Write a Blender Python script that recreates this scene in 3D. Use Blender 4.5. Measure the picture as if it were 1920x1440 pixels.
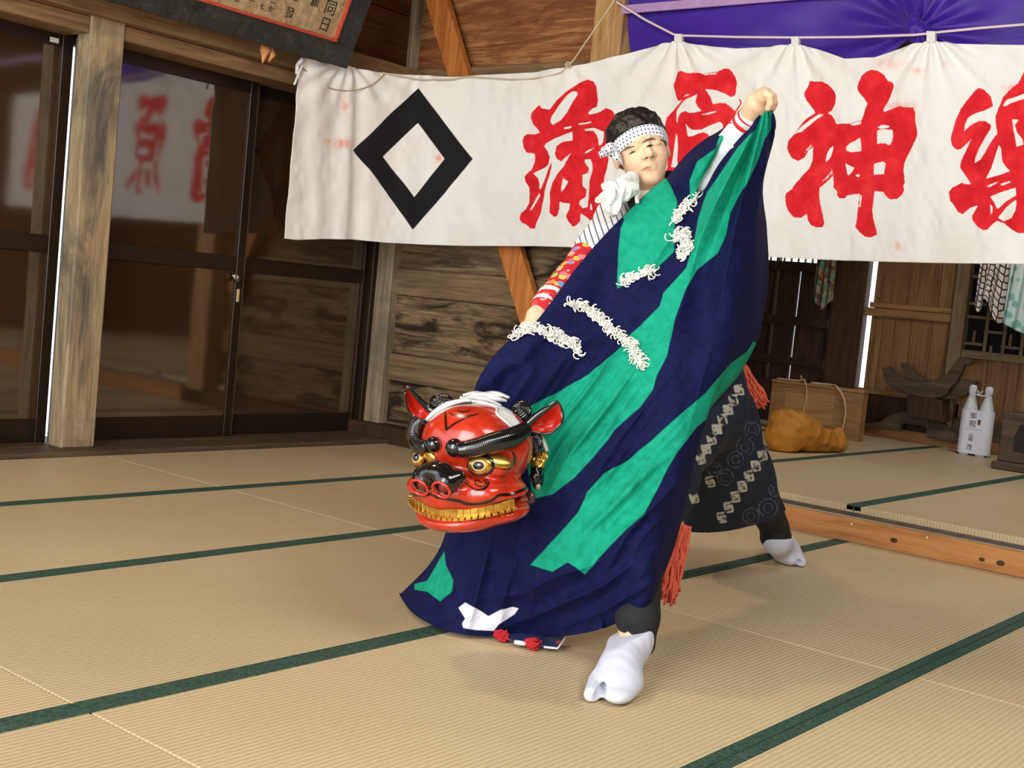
import bpy, bmesh, math, random
import numpy as np
from mathutils import Vector, Matrix
from mathutils.bvhtree import BVHTree

for o in list(bpy.data.objects): bpy.data.objects.remove(o, do_unlink=True)
SC = bpy.context.scene
COL = SC.collection
random.seed(4); np.random.seed(4)

# ---------------------------------------------------------------- camera
FPX, YAW, PITCH, ROLL, CAMH = 2311.5, 0.673087, -0.0695025, 0.0982635, 0.86
_f = np.array([math.cos(PITCH)*math.cos(YAW), math.cos(PITCH)*math.sin(YAW), math.sin(PITCH)])
_r = np.array([math.sin(YAW), -math.cos(YAW), 0.0]); _u = np.cross(_r, _f)
RT = math.cos(ROLL)*_r + math.sin(ROLL)*_u
UP = -math.sin(ROLL)*_r + math.cos(ROLL)*_u
CM = np.array([RT, -UP, _f]); CO = np.array([0, 0, CAMH])
cam = bpy.data.cameras.new('camera'); cam.sensor_width = 36; cam.lens = FPX/1920*36; cam.clip_start = 0.05
camo = bpy.data.objects.new('camera', cam); COL.objects.link(camo)
camo.matrix_world = Matrix(((RT[0], UP[0], -_f[0], 0), (RT[1], UP[1], -_f[1], 0), (RT[2], UP[2], -_f[2], CAMH), (0, 0, 0, 1)))
SC.camera = camo

# ---------------------------------------------------------------- light
W = bpy.data.worlds.new('world'); SC.world = W; W.use_nodes = True
W.node_tree.nodes['Background'].inputs[0].default_value = (0.86, 0.93, 1.0, 1)
W.node_tree.nodes['Background'].inputs[1].default_value = 2.3
def area(name, loc, target, sx, sy, power, col):
    l = bpy.data.lights.new(name, 'AREA'); l.shape = 'RECTANGLE'; l.size = sx; l.size_y = sy; l.energy = power; l.color = col
    o = bpy.data.objects.new(name, l); COL.objects.link(o); o.location = loc
    o.rotation_euler = (Vector(target)-Vector(loc)).to_track_quat('-Z', 'Z').to_euler()
    return o
area('daylight_open_shutters', (-2.2, 1.2, 2.05), (3.0, 1.9, 0.4), 5.5, 2.2, 330, (1.0, 0.98, 0.95))
area('front_floor_fill_light', (1.9, -0.7, 3.2), (2.3, 0.0, 0.0), 2.4, 1.4, 125, (1.0, 0.97, 0.93))  # added overhead fill without a fixture, brightens the front floor
area('side_room_fill_light', (6.6, 1.6, 3.1), (6.8, 1.9, 0.0), 1.2, 1.2, 42, (1.0, 0.95, 0.88))  # unseen fill added to lift the raised side room
def lamp(name, loc, power, col, rad):
    l = bpy.data.lights.new(name, 'POINT'); l.energy = power; l.color = col; l.shadow_soft_size = rad
    o = bpy.data.objects.new(name, l); COL.objects.link(o); o.location = loc
lamp('ceiling_lamp', (1.9, 3.0, 2.75), 80, (1.0, 0.80, 0.56), 0.12)
SC.view_settings.view_transform = 'Standard'; SC.view_settings.look = 'None'
SC.view_settings.gamma = 1.0; SC.view_settings.use_curve_mapping = False
SC.view_settings.exposure = -0.12

# ---------------------------------------------------------------- pixel helpers (photo frame 1920x1440)
def ray(x, y): return CM.T @ np.array([(x-960)/FPX, (y-720)/FPX, 1.0])
def atd(x, y, d): return CO + d*ray(x, y)
def onz(x, y, z=0.0): d = ray(x, y); return CO + (z-CAMH)/d[2]*d
def onx(x, y, X): d = ray(x, y); return CO + X/d[0]*d
def ony(x, y, Y): d = ray(x, y); return CO + Y/d[1]*d
def depth(p): return float(CM[2] @ (np.asarray(p)-CO))
def proj(P):
    v = (np.asarray(P, float)-CO) @ CM.T
    return v[..., :2]/v[..., 2:3]*FPX + np.array([960, 720])

# ---------------------------------------------------------------- object helpers
def link(o, parent=None):
    COL.objects.link(o)
    if parent is not None:
        o.parent = parent
        o.matrix_parent_inverse = Matrix.Translation(-Vector(parent.get('wloc', (0, 0, 0))))
    return o
def tag(o, label=None, cat=None, group=None, kind=None):
    if label: o['label'] = label
    if cat: o['category'] = cat
    if group: o['group'] = group
    if kind: o['kind'] = kind
    return o
def thing(name, label, cat, loc, group=None):
    o = bpy.data.objects.new(name, None); o.empty_display_size = 0.05
    COL.objects.link(o); o.location = [float(a) for a in loc]; o['wloc'] = [float(a) for a in loc]
    return tag(o, label, cat, group)
def mk(name, V, F, mat, parent=None, smooth=True, attrs=None, uv=None, solid=0):
    me = bpy.data.meshes.new(name)
    V = np.asarray(V, dtype=np.float32).reshape(-1, 3)
    if isinstance(F, np.ndarray):
        n = F.shape[1]; me.vertices.add(len(V)); me.vertices.foreach_set('co', V.ravel())
        me.loops.add(F.size); me.loops.foreach_set('vertex_index', F.ravel().astype(np.int32))
        me.polygons.add(len(F)); me.polygons.foreach_set('loop_start', np.arange(0, F.size, n, dtype=np.int32))
        me.polygons.foreach_set('loop_total', np.full(len(F), n, dtype=np.int32)); me.update(calc_edges=True)
    else:
        me.from_pydata(V.tolist(), [], [list(map(int, f)) for f in F])
    me.validate()
    if smooth: me.polygons.foreach_set('use_smooth', np.ones(len(me.polygons), dtype=bool))
    for k, a in (attrs or {}).items():
        at = me.attributes.new(k, 'FLOAT', 'POINT'); at.data.foreach_set('value', np.asarray(a, dtype=np.float32))
    if uv is not None:
        at = me.attributes.new('puv', 'FLOAT_VECTOR', 'POINT')
        u3 = np.zeros((len(V), 3), np.float32); u3[:, :2] = uv; at.data.foreach_set('vector', u3.ravel())
    for m in (mat if isinstance(mat, (list, tuple)) else [mat]): me.materials.append(m)
    o = bpy.data.objects.new(name, me); link(o, parent)
    if solid:
        s = o.modifiers.new('thickness', 'SOLIDIFY'); s.thickness = solid; s.offset = 0
    return o
def bm_obj(name, bm, mat, parent=None, smooth=False):
    me = bpy.data.meshes.new(name); bm.to_mesh(me); bm.free()
    if smooth: me.polygons.foreach_set('use_smooth', np.ones(len(me.polygons), dtype=bool))
    for m in (mat if isinstance(mat, (list, tuple)) else [mat]): me.materials.append(m)
    o = bpy.data.objects.new(name, me); return link(o, parent)
def box(name, x, y, z, mat, parent=None, bev=0.004, kind=None):
    bm = bmesh.new(); bmesh.ops.create_cube(bm, size=1)
    for v in bm.verts:
        v.co = Vector((x[0]+(v.co.x+.5)*(x[1]-x[0]), y[0]+(v.co.y+.5)*(y[1]-y[0]), z[0]+(v.co.z+.5)*(z[1]-z[0])))
    if bev: bmesh.ops.bevel(bm, geom=bm.edges[:], offset=bev, segments=1, affect='EDGES')
    bmesh.ops.recalc_face_normals(bm, faces=bm.faces)
    o = bm_obj(name, bm, mat, parent)
    if kind: o['kind'] = kind
    return o
def prism(name, pts, dirv, mat, parent=None, bev=0.0, smooth=False):
    """extrude a planar 3-D outline along dirv"""
    bm = bmesh.new(); vs = [bm.verts.new([float(c) for c in p]) for p in pts]
    f = bm.faces.new(vs); r = bmesh.ops.extrude_face_region(bm, geom=[f])
    bmesh.ops.translate(bm, vec=Vector([float(c) for c in dirv]), verts=[g for g in r['geom'] if isinstance(g, bmesh.types.BMVert)])
    if bev:
        bmesh.ops.bevel(bm, geom=[e for e in bm.edges if len(e.link_faces) == 2 and e.calc_face_angle(0) > 0.9], offset=bev, segments=2, affect='EDGES')
    bmesh.ops.recalc_face_normals(bm, faces=bm.faces)
    bmesh.ops.triangulate(bm, faces=[f for f in bm.faces if len(f.verts) > 4])
    return bm_obj(name, bm, mat, parent, smooth)
def tube_vf(pts, rad, n=8, flat=None, close=True):
    P = np.asarray(pts, float); m = len(P)
    rad = np.full(m, rad) if np.isscalar(rad) else np.asarray(rad, float)
    T = np.gradient(P, axis=0); T /= np.linalg.norm(T, axis=1)[:, None]+1e-12
    a = np.array([0, 0, 1.0]) if abs(T[0][2]) < .9 else np.array([1.0, 0, 0])
    N = np.cross(T[0], a); N /= np.linalg.norm(N); V = []
    th = np.arange(n)*2*np.pi/n
    for i in range(m):
        N = N-T[i]*(N@T[i]); N /= np.linalg.norm(N)+1e-12; B = np.cross(T[i], N)
        V.append(P[i]+rad[i]*(np.cos(th)[:, None]*N+np.sin(th)[:, None]*B*(flat or 1)))
    V = np.concatenate(V); F = []
    for i in range(m-1):
        for j in range(n):
            F.append((i*n+j, i*n+(j+1) % n, (i+1)*n+(j+1) % n, (i+1)*n+j))
    if close: F.append(tuple(range(n))[::-1]); F.append(tuple((m-1)*n+j for j in range(n)))
    return V, F
def join_vf(L):
    V, F, k = [], [], 0
    for v, f in L:
        V.append(np.asarray(v)); F += [tuple(i+k for i in q) for q in f]; k += len(v)
    return np.concatenate(V), F
def tube(name, pts, rad, mat, parent=None, n=8, flat=None):
    V, F = tube_vf(pts, rad, n, flat); return mk(name, V, F, mat, parent)
def spline(pts, k=8):
    """Catmull-Rom through pts"""
    P = np.asarray(pts, float); P = np.vstack([2*P[0]-P[1], P, 2*P[-1]-P[-2]]); out = []
    for i in range(1, len(P)-2):
        t = np.linspace(0, 1, k, endpoint=False)[:, None]
        out.append(.5*((2*P[i])+(-P[i-1]+P[i+1])*t+(2*P[i-1]-5*P[i]+4*P[i+1]-P[i+2])*t**2+(-P[i-1]+3*P[i]-3*P[i+1]+P[i+2])*t**3))
    out.append(P[-2:-1]); return np.vstack(out)
def gridfaces(nr, nc):
    i, j = np.meshgrid(np.arange(nr-1), np.arange(nc-1), indexing='ij'); a = (i*nc+j).ravel()
    return np.stack([a, a+1, a+nc+1, a+nc], 1)
def cr_grid(C, nr, nc):
    """C rows x cols x k control grid -> nr x nc Catmull-Rom surface"""
    def one(A, n):
        m = A.shape[0]; P = np.concatenate([2*A[:1]-A[1:2], A, 2*A[-1:]-A[-2:-1]])
        s = np.linspace(0, m-1, n); i = np.minimum(s.astype(int), m-2); t = (s-i).reshape(-1, *([1]*(A.ndim-1)))
        a, b, c, d = P[i], P[i+1], P[i+2], P[i+3]
        return .5*(2*b+(c-a)*t+(2*a-5*b+4*c-d)*t**2+(3*b-a-3*c+d)*t**3)
    X = one(np.asarray(C, float), nr); return np.swapaxes(one(np.swapaxes(X, 0, 1), nc), 0, 1)

# value noise (numpy)
_tab = np.random.RandomState(7).rand(64, 64, 64).astype(np.float32)
def vnoise(P):
    P = np.asarray(P, np.float32); i = np.floor(P).astype(int); t = P-i; t = t*t*(3-2*t); r = 0
    for dx in (0, 1):
        for dy in (0, 1):
            for dz in (0, 1):
                w = (t[..., 0] if dx else 1-t[..., 0])*(t[..., 1] if dy else 1-t[..., 1])*(t[..., 2] if dz else 1-t[..., 2])
                r = r+w*_tab[(i[..., 0]+dx) & 63, (i[..., 1]+dy) & 63, (i[..., 2]+dz) & 63]
    return r*2-1
# signed pixel distance to polygons (positive inside)
def poly_sd(Q, poly):
    Q = np.asarray(Q, np.float32); P = np.asarray(poly, np.float32); n = len(P)
    d2 = np.full(len(Q), 1e9, np.float32); ins = np.zeros(len(Q), bool)
    for i in range(n):
        a, b = P[i], P[(i+1) % n]; e = b-a; w = Q-a
        t = np.clip((w@e)/(e@e+1e-9), 0, 1); r = w-t[:, None]*e; d2 = np.minimum(d2, (r*r).sum(1))
        c = ((a[1] <= Q[:, 1]) != (b[1] <= Q[:, 1]))
        xi = a[0]+(Q[:, 1]-a[1])/(e[1] if abs(e[1]) > 1e-9 else 1e-9)*e[0]
        ins ^= c & (Q[:, 0] < xi)
    return np.where(ins, 1, -1)*np.sqrt(d2)
def line_sd(Q, pts, w):
    Q = np.asarray(Q, np.float32); P = np.asarray(pts, np.float32); best = np.full(len(Q), -1e9, np.float32)
    w = np.full(len(P), w, float) if np.isscalar(w) else np.asarray(w, float)
    for i in range(len(P)-1):
        a, b = P[i], P[i+1]; e = b-a; v = Q-a; t = np.clip((v@e)/(e@e+1e-9), 0, 1); r = v-t[:, None]*e
        best = np.maximum(best, (w[i]+(w[i+1]-w[i])*t)-np.sqrt((r*r).sum(1)))
    return best
def zpts(L, ox, oy, s): return [(ox+x/s, oy+y/s) for x, y in L]

# ---------------------------------------------------------------- distance-field solids (surface nets)
def cap(P, a, b, ra, rb=None):
    rb = ra if rb is None else rb; a = np.asarray(a, np.float32); b = np.asarray(b, np.float32); e = b-a; w = P-a
    t = np.clip((w@e)/(e@e+1e-12), 0, 1); return np.sqrt(((w-t[..., None]*e)**2).sum(-1))-(ra+(rb-ra)*t)
def ell(P, c, r, R=None):
    w = P-np.asarray(c, np.float32)
    if R is not None: w = w@np.asarray(R, np.float32)
    r = np.asarray(r, np.float32); k0 = np.sqrt(((w/r)**2).sum(-1)); k1 = np.sqrt(((w/(r*r))**2).sum(-1))+1e-9
    return k0*(k0-1)/k1
def smin(a, b, k):
    h = np.clip(.5+.5*(b-a)/k, 0, 1); return b+(a-b)*h-k*h*(1-h)
def smax(a, b, k): return -smin(-a, -b, k)
def snet(fn, lo, hi, h):
    lo = np.asarray(lo, float); hi = np.asarray(hi, float); n = np.ceil((hi-lo)/h).astype(int)+1
    g = [lo[i]+h*np.arange(n[i]) for i in range(3)]; F = np.empty(n, np.float32)
    for i0 in range(0, n[0], 16):
        X, Y, Z = np.meshgrid(g[0][i0:i0+16], g[1], g[2], indexing='ij')
        F[i0:i0+16] = fn(np.stack([X, Y, Z], -1).astype(np.float32))
    S = F < 0
    c = np.zeros(n-1, np.int8)
    for d in np.ndindex(2, 2, 2): c += S[d[0]:n[0]-1+d[0], d[1]:n[1]-1+d[1], d[2]:n[2]-1+d[2]]
    act = (c > 0) & (c < 8); idx = np.full(n-1, -1, np.int64); A = np.argwhere(act); idx[act] = np.arange(len(A))
    acc = np.zeros((len(A), 3)); cnt = np.zeros(len(A))
    cs = [np.array(d) for d in np.ndindex(2, 2, 2)]
    for p in cs:
        for ax in range(3):
            if p[ax]: continue
            q = p.copy(); q[ax] = 1
            a = F[tuple((A+p).T)]; b = F[tuple((A+q).T)]; m = (a < 0) != (b < 0)
            t = np.where(m, a/np.where(m, a-b, 1), 0); pos = np.repeat(p[None].astype(float), len(A), 0); pos[:, ax] += t
            acc[m] += pos[m]; cnt += m
    V = lo+h*(A+acc/np.maximum(cnt, 1)[:, None]); FA = []
    for ax in range(3):
        o1, o2 = [(1, 2), (2, 0), (0, 1)][ax]
        sl0 = [slice(None)]*3; sl1 = [slice(None)]*3; sl0[ax] = slice(0, n[ax]-1); sl1[ax] = slice(1, n[ax])
        m = S[tuple(sl0)] != S[tuple(sl1)]; E = np.argwhere(m)
        E = E[(E[:, o1] > 0) & (E[:, o2] > 0) & (E[:, o1] < n[o1]-1) & (E[:, o2] < n[o2]-1)]
        neg = S[tuple(E.T)]
        def ix(d1, d2):
            q = E.copy(); q[:, o1] += d1; q[:, o2] += d2; return idx[tuple(q.T)]
        Q = np.stack([ix(-1, -1), ix(0, -1), ix(0, 0), ix(-1, 0)], 1); Q[~neg] = Q[~neg][:, ::-1]; FA.append(Q)
    FA = np.concatenate(FA); FA = FA[(FA >= 0).all(1)]
    return V, FA
def vnormals(V, F):
    n = np.zeros_like(V); q = V[F]; fn = np.cross(q[:, 2]-q[:, 0], q[:, 3]-q[:, 1])
    for k in range(4): np.add.at(n, F[:, k], fn)
    return n/(np.linalg.norm(n, axis=1)[:, None]+1e-12)

# ---------------------------------------------------------------- materials
def srgb(r, g, b):
    def c(v):
        v /= 255.0; return v/12.92 if v <= .04045 else ((v+.055)/1.055)**2.4
    return (c(r), c(g), c(b), 1)
class NT:
    def __init__(s, name):
        s.m = bpy.data.materials.new(name); s.m.use_nodes = True; s.t = s.m.node_tree; s.b = s.t.nodes['Principled BSDF']
    def n(s, typ, **kw):
        nd = s.t.nodes.new('ShaderNode'+typ)
        for k, v in kw.items():
            if k[0] == 'i' and k[1:].isdigit(): s.put(nd.inputs[int(k[1:])], v)
            elif k in nd.inputs: s.put(nd.inputs[k], v)
            else: setattr(nd, k, v)
        return nd
    def put(s, inp, v):
        if hasattr(v, 'outputs'): v = v.outputs[0]
        if isinstance(v, bpy.types.NodeSocket): s.t.links.new(v, inp)
        else: inp.default_value = v
    def set(s, **kw):
        for k, v in kw.items(): s.put(s.b.inputs[k.replace('_', ' ')], v)
        return s
    def math(s, op, a, b=0.0): return s.n('Math', operation=op, i0=a, i1=b).outputs[0]
    def mix(s, f, a, b):
        nd = s.n('Mix', data_type='RGBA'); s.put(nd.inputs[0], f); s.put(nd.inputs[6], a); s.put(nd.inputs[7], b); return nd.outputs[2]
    def ramp(s, f, stops):
        nd = s.n('ValToRGB'); s.put(nd.inputs[0], f); e = nd.color_ramp.elements
        while len(e) < len(stops): e.new(.5)
        for q, (p, c) in zip(e, stops): q.position = p; q.color = c
        return nd.outputs[0]
    def coord(s, scale=(1, 1, 1), rnd=0.0):
        tc = s.n('TexCoord').outputs['Object']
        if rnd:
            r = s.n('ObjectInfo').outputs['Random']; r = s.math('MULTIPLY', r, rnd)
            tc = s.n('VectorMath', operation='ADD', i0=tc, i1=s.n('CombineXYZ', i0=r, i1=r, i2=r).outputs[0]).outputs[0]
        mp = s.n('Mapping'); s.put(mp.inputs[0], tc); mp.inputs[3].default_value = scale; return mp.outputs[0]
    def noise(s, vec, scale=5, detail=4, rough=.6, dist=0):
        nd = s.n('TexNoise'); s.put(nd.inputs['Vector'], vec); nd.inputs['Scale'].default_value = scale; nd.inputs['Detail'].default_value = detail
        nd.inputs['Roughness'].default_value = rough; nd.inputs['Distortion'].default_value = dist; return nd.outputs[0]
    def bump(s, h, strength=.3, dist=.01):
        nd = s.n('Bump'); nd.inputs['Strength'].default_value = strength; nd.inputs['Distance'].default_value = dist; s.put(nd.inputs['Height'], h)
        s.t.links.new(nd.outputs[0], s.b.inputs['Normal']); return nd
    def attr(s, name): return s.n('Attribute', attribute_name=name).outputs['Fac']
    def step(s, v, soft=.8):
        nd = s.n('MapRange'); s.put(nd.inputs[0], v); nd.inputs[1].default_value = -soft; nd.inputs[2].default_value = soft; return nd.outputs[0]
def plain(name, c, rough=.6, metal=0, var=.12, scale=40, bump=.1, **kw):
    t = NT(name); v = t.coord(); n = t.noise(v, scale, 4)
    d = tuple(x*(1-var) for x in c[:3])+(1,); l = tuple(min(1, x*(1+var)) for x in c[:3])+(1,)
    t.set(Base_Color=t.ramp(n, [(.3, d), (.7, l)]), Roughness=rough, Metallic=metal)
    if bump: t.bump(n, bump, .003)
    for k, q in kw.items(): t.b.inputs[k.replace('_', ' ')].default_value = q
    return t.m
AX = {'x': (.6, 9, 9), 'y': (9, .6, 9), 'z': (9, 9, .6)}
def wood(name, dark, mid, light, axis='x', rough=.62, grain=1.0, bump=.35, stain=None, spec=.35, sr=(.5, .72), ss=(1.6, 1.6, 1.6)):
    t = NT(name); v = t.coord(AX[axis], rnd=13.0)
    n1 = t.noise(v, 2.2*grain, 6, .62, 1.2); n2 = t.noise(v, 11*grain, 5, .7, .3)
    k = t.math('ADD', t.math('MULTIPLY', n1, .65), t.math('MULTIPLY', n2, .35))
    col = t.ramp(k, [(.33, dark), (.5, mid), (.68, light)])
    if stain is not None:
        n3 = t.noise(t.coord(ss, rnd=7.0), 1.6, 6, .68, .8)
        col = t.mix(t.ramp(n3, [(sr[0], (0, 0, 0, 1)), (sr[1], (1, 1, 1, 1))]), col, stain)
    t.set(Base_Color=col, Roughness=rough); t.b.inputs['Specular IOR Level'].default_value = spec
    t.bump(k, bump, .006); return t.m
# ================================================================ SETTING
S = srgb
M_post = wood('post_wood', S(110,92,68), S(156,136,104), S(194,174,138), 'z', .7, stain=S(88,84,77), sr=(.47, .66), ss=(3, 3, 1.2))
M_postg = wood('grey_post_wood', S(105,92,74), S(150,134,108), S(186,168,138), 'z', .75, stain=S(110,100,86))
M_beam = wood('beam_wood', S(92,66,42), S(138,106,70), S(172,138,98), 'x', .62)
M_beamy = wood('back_beam_wood', S(92,68,44), S(128,100,70), S(160,130,94), 'y', .7)
M_plank_lo = wood('weathered_plank', S(58,44,30), S(120,98,70), S(168,144,108), 'y', .75, 1.3, .8, stain=S(44,32,22), sr=(.48, .6), ss=(2, 1.3, 5.5))
M_plank_up = wood('warm_plank', S(86,50,28), S(150,98,58), S(196,148,98), 'y', .65, 1.2, .6, stain=S(112,60,32), sr=(.46, .62), ss=(2, 1.2, 4.5))
M_brace = wood('brace_wood', S(140,78,32), S(186,112,52), S(208,140,76), 'z', .55, 1.0, .2)
M_fascia = wood('step_wood', S(146,92,46), S(188,128,72), S(210,152,92), 'y', .5, 1.0, .15)
M_dark = wood('dark_wood', S(40,27,17), S(62,43,27), S(84,60,38), 'z', .7)
M_darkx = wood('dark_ceiling_wood', S(34,24,16), S(56,40,26), S(76,56,36), 'x', .75)
M_board = wood('door_board', S(92,64,36), S(134,98,60), S(164,126,80), 'z', .65, 1.0, .3)
M_boardy = wood('door_rail_wood', S(110,78,44), S(150,112,66), S(178,138,86), 'y', .6)
M_latt = wood('lattice_wood', S(96,80,58), S(132,112,84), S(156,136,104), 'z', .7)
M_latty = wood('lattice_wood_cross', S(96,80,58), S(132,112,84), S(156,136,104), 'y', .7)
M_sill = wood('sill_wood', S(52,40,30), S(84,68,52), S(112,94,74), 'x', .6)
M_grey = wood('carved_grey_wood', S(52,42,32), S(84,70,54), S(112,96,76), 'y', .75)
def tatami(name, base, warm):
    t = NT(name); tc = t.n('TexCoord').outputs['Object']
    sx = t.n('SeparateXYZ', i0=tc)
    y = sx.outputs[1]; x = sx.outputs[0]
    jit = t.math('MULTIPLY', t.noise(t.coord((1, 1, 1)), 60, 2), .0040)
    ph = t.math('MULTIPLY', t.math('ADD', y, jit), 2*math.pi/.0138)
    w = t.math('MULTIPLY_ADD', t.math('SINE', ph), .5); t.t.nodes[-1].inputs[2].default_value = .5
    wr = w
    ph2 = t.math('MULTIPLY', x, 2*math.pi/.03); row = t.math('MULTIPLY', t.math('FLOOR', t.math('DIVIDE', y, .0138)), 2.4)
    w2 = t.math('MULTIPLY_ADD', t.math('SINE', t.math('ADD', ph2, row)), .5); t.t.nodes[-1].inputs[2].default_value = .5
    n = t.noise(t.coord((14, 90, 1), rnd=9), 4, 4); big = t.noise(t.coord((1, 1, 1), rnd=5), 1.3, 3)
    k = t.math('ADD', t.math('MULTIPLY', n, .6), t.math('MULTIPLY', big, .4))
    col = t.ramp(k, [(.3, tuple(c*.86 for c in base[:3])+(1,)), (.5, base), (.7, warm)])
    groove = t.math('MULTIPLY', t.math('POWER', t.math('SUBTRACT', 1.0, wr), 2.0), .27)
    col = t.mix(groove, col, S(120, 92, 58)); col = t.mix(t.math('MULTIPLY', t.math('POWER', w2, 3.0), .07), col, S(214, 192, 150))
    rnd = t.n('ObjectInfo').outputs['Random']
    hsv = t.n('HueSaturation', i4=col); t.put(hsv.inputs['Value'], t.math('ADD', .94, t.math('MULTIPLY', rnd, .12)))
    t.set(Base_Color=hsv.outputs[0], Roughness=.5); t.b.inputs['Specular IOR Level'].default_value = .35
    t.bump(t.math('ADD', w, t.math('MULTIPLY', w2, .2)), .5, .0025); return t.m
M_tat = tatami('tatami_straw', S(206,184,144), S(220,199,162))
M_heri = NT('tatami_border_cloth'); _v = M_heri.coord((1, 1, 1))
_c = M_heri.n('TexVoronoi', feature='DISTANCE_TO_EDGE'); M_heri.put(_c.inputs['Vector'], _v); _c.inputs['Scale'].default_value = 60
M_heri.set(Base_Color=M_heri.ramp(_c.outputs[0], [(0, S(58, 92, 74)), (.12, S(38, 66, 54)), (.5, S(34, 60, 50))]), Roughness=.7)
M_heri.bump(_c.outputs[0], .3, .002); M_heri = M_heri.m

# ---- floor with tatami mats
floor = box('floor', (-2.6, 4.83), (-4.0, 4.72), (-.10, -.035), M_darkx, kind='structure', bev=0)
def mat_piece(x0, x1, y0, y1, zt, parent, h0=True, h1=True):
    e = .0012
    m = box('tatami_mat', (x0+e, x1-e), (y0+e, y1-e), (zt-.035, zt), M_tat, parent, bev=.003)
    w = .0325
    if h0: box('cloth_border', (x0+e, x1-e), (y0+e, y0+w), (zt-.02, zt+.0016), M_heri, m, bev=.0012)
    if h1: box('cloth_border', (x0+e, x1-e), (y1-w, y1-e), (zt-.02, zt+.0016), M_heri, m, bev=.0012)
YR = [4.70, 3.868, 2.975, 2.03, 1.096, .15, -.79, -1.73, -2.67, -3.61]
XR = [-2.2, -.444, 1.328, 3.10, 4.83]
for j in range(len(YR)-1):
    for i in range(len(XR)-1):
        mat_piece(XR[i], XR[i+1], YR[j+1], YR[j], 0.0, floor, True, j > 0)
# ---- raised side room floor
plat = box('floor_raised', (4.86, 8.62), (-1.2, 5.05), (-.05, .088), M_dark, kind='structure', bev=0)
for y0, y1 in ((3.88, 4.79), (2.97, 3.88), (2.062, 2.97), (1.155, 2.062), (.25, 1.155), (-.65, .25)):
    lo = 5.10 if y0 > 3 else 4.975
    for x0, x1 in ((lo, 6.75), (6.75, 8.5)): mat_piece(x0, x1, y0, y1, .128, plat)
st = box('trim_1', (4.832, 4.86), (-1.2, 3.42), (-.0, .100), M_fascia, kind='structure', bev=.003)     # step fascia
box('rail_metal', (4.829, 4.845), (-1.2, 3.42), (.100, .104), plain('rail_metal', S(196,192,182), .3, .9), st, bev=.0005)
box('sill_board', (4.845, 4.97), (-1.2, 3.42), (.088, .101), M_sill, st, bev=.002)
for (px, py, r) in ((1676, 1013, .010), (1841, 1049, .008), (1876, 1056, .011)):      # knots in the step
    p = onx(px, py, 4.832); th = np.linspace(0, 2*np.pi, 10, endpoint=False)
    prism('knot', [(4.8322, p[1]+1.5*r*math.cos(a), p[2]+r*math.sin(a)) for a in th], (-.0012, 0, 0), plain('knot_wood', S(70, 40, 20), .6), st)
for (px, py) in ((1597, 982), (1738.5, 1008)):
    p = onx(px, py, 4.832); th = np.linspace(0, 2*np.pi, 8, endpoint=False)
    prism('nail_head', [(4.8325, p[1]+.004*math.cos(a), p[2]+.004*math.sin(a)) for a in th], (-.002, 0, 0), plain('bright_nail', S(245,240,220), .3, .3), st)

# ---- left wall: sill, posts, lintels, doors
box('trim_2', (-2.6, 4.95), (4.702, 5.14), (-.1, .022), M_sill, kind='structure')
PX0, PX1 = ony(138, 500, 4.79)[0], ony(203, 500, 4.79)[0]
box('trim_3', (PX0, PX1), (4.79, 4.895), (.02, 1.90), M_post, kind='structure', bev=.008)
ztop = 1.868
box('trim_4', (-2.6, 4.93), (4.735, 4.86), (ztop, 2.03), M_beam, kind='structure', bev=.006)      # long tie beam
box('trim_5', (-2.6, PX0), (4.80, 5.12), (1.795, 1.866), M_beam, kind='structure', bev=.004)     # door heads
box('trim_6', (PX1, 4.93), (4.80, 5.12), (1.80, 1.866), M_beam, kind='structure', bev=.004)
wl = box('wall_left', (-2.6, 5.05), (5.13, 5.18), (1.79, 3.3), M_darkx, kind='structure', bev=0)
for k in range(4): box('wall_plank', (-2.6, 4.97), (4.90, 4.925), (2.035+.31*k, 2.34+.31*k), wood('wall_plank_wood%d' % k, S(58,32,16), S(88,50,26), S(116,72,40), 'x', .6) if k == 0 else bpy.data.materials['wall_plank_wood0'], wl, bev=.003)
def glass(name, c, rough=.06):
    t = NT(name); n = t.noise(t.coord((1, 1, 1)), 1.2, 3)
    d = tuple(x*.8 for x in c[:3])+(1,); t.set(Base_Color=t.ramp(n, [(.35, d), (.65, c)]), Roughness=rough)
    t.b.inputs['Specular IOR Level'].default_value = 1.0; t.b.inputs['Coat Weight'].default_value = 1.0; t.b.inputs['Coat IOR'].default_value = 1.85; t.b.inputs['Coat Roughness'].default_value = .06
    t.bump(t.noise(t.coord((1, 1, 1)), 2.5, 2), .06, .02); return t.m
M_gl = glass('smoked_glass', S(62, 42, 26))
M_fr = plain('bronze_frame', S(54, 42, 32), .35, .5, .1, 60, 0)
M_fr2 = plain('bronze_edge', S(110, 92, 74), .3, .7, .1, 60, 0)
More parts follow.
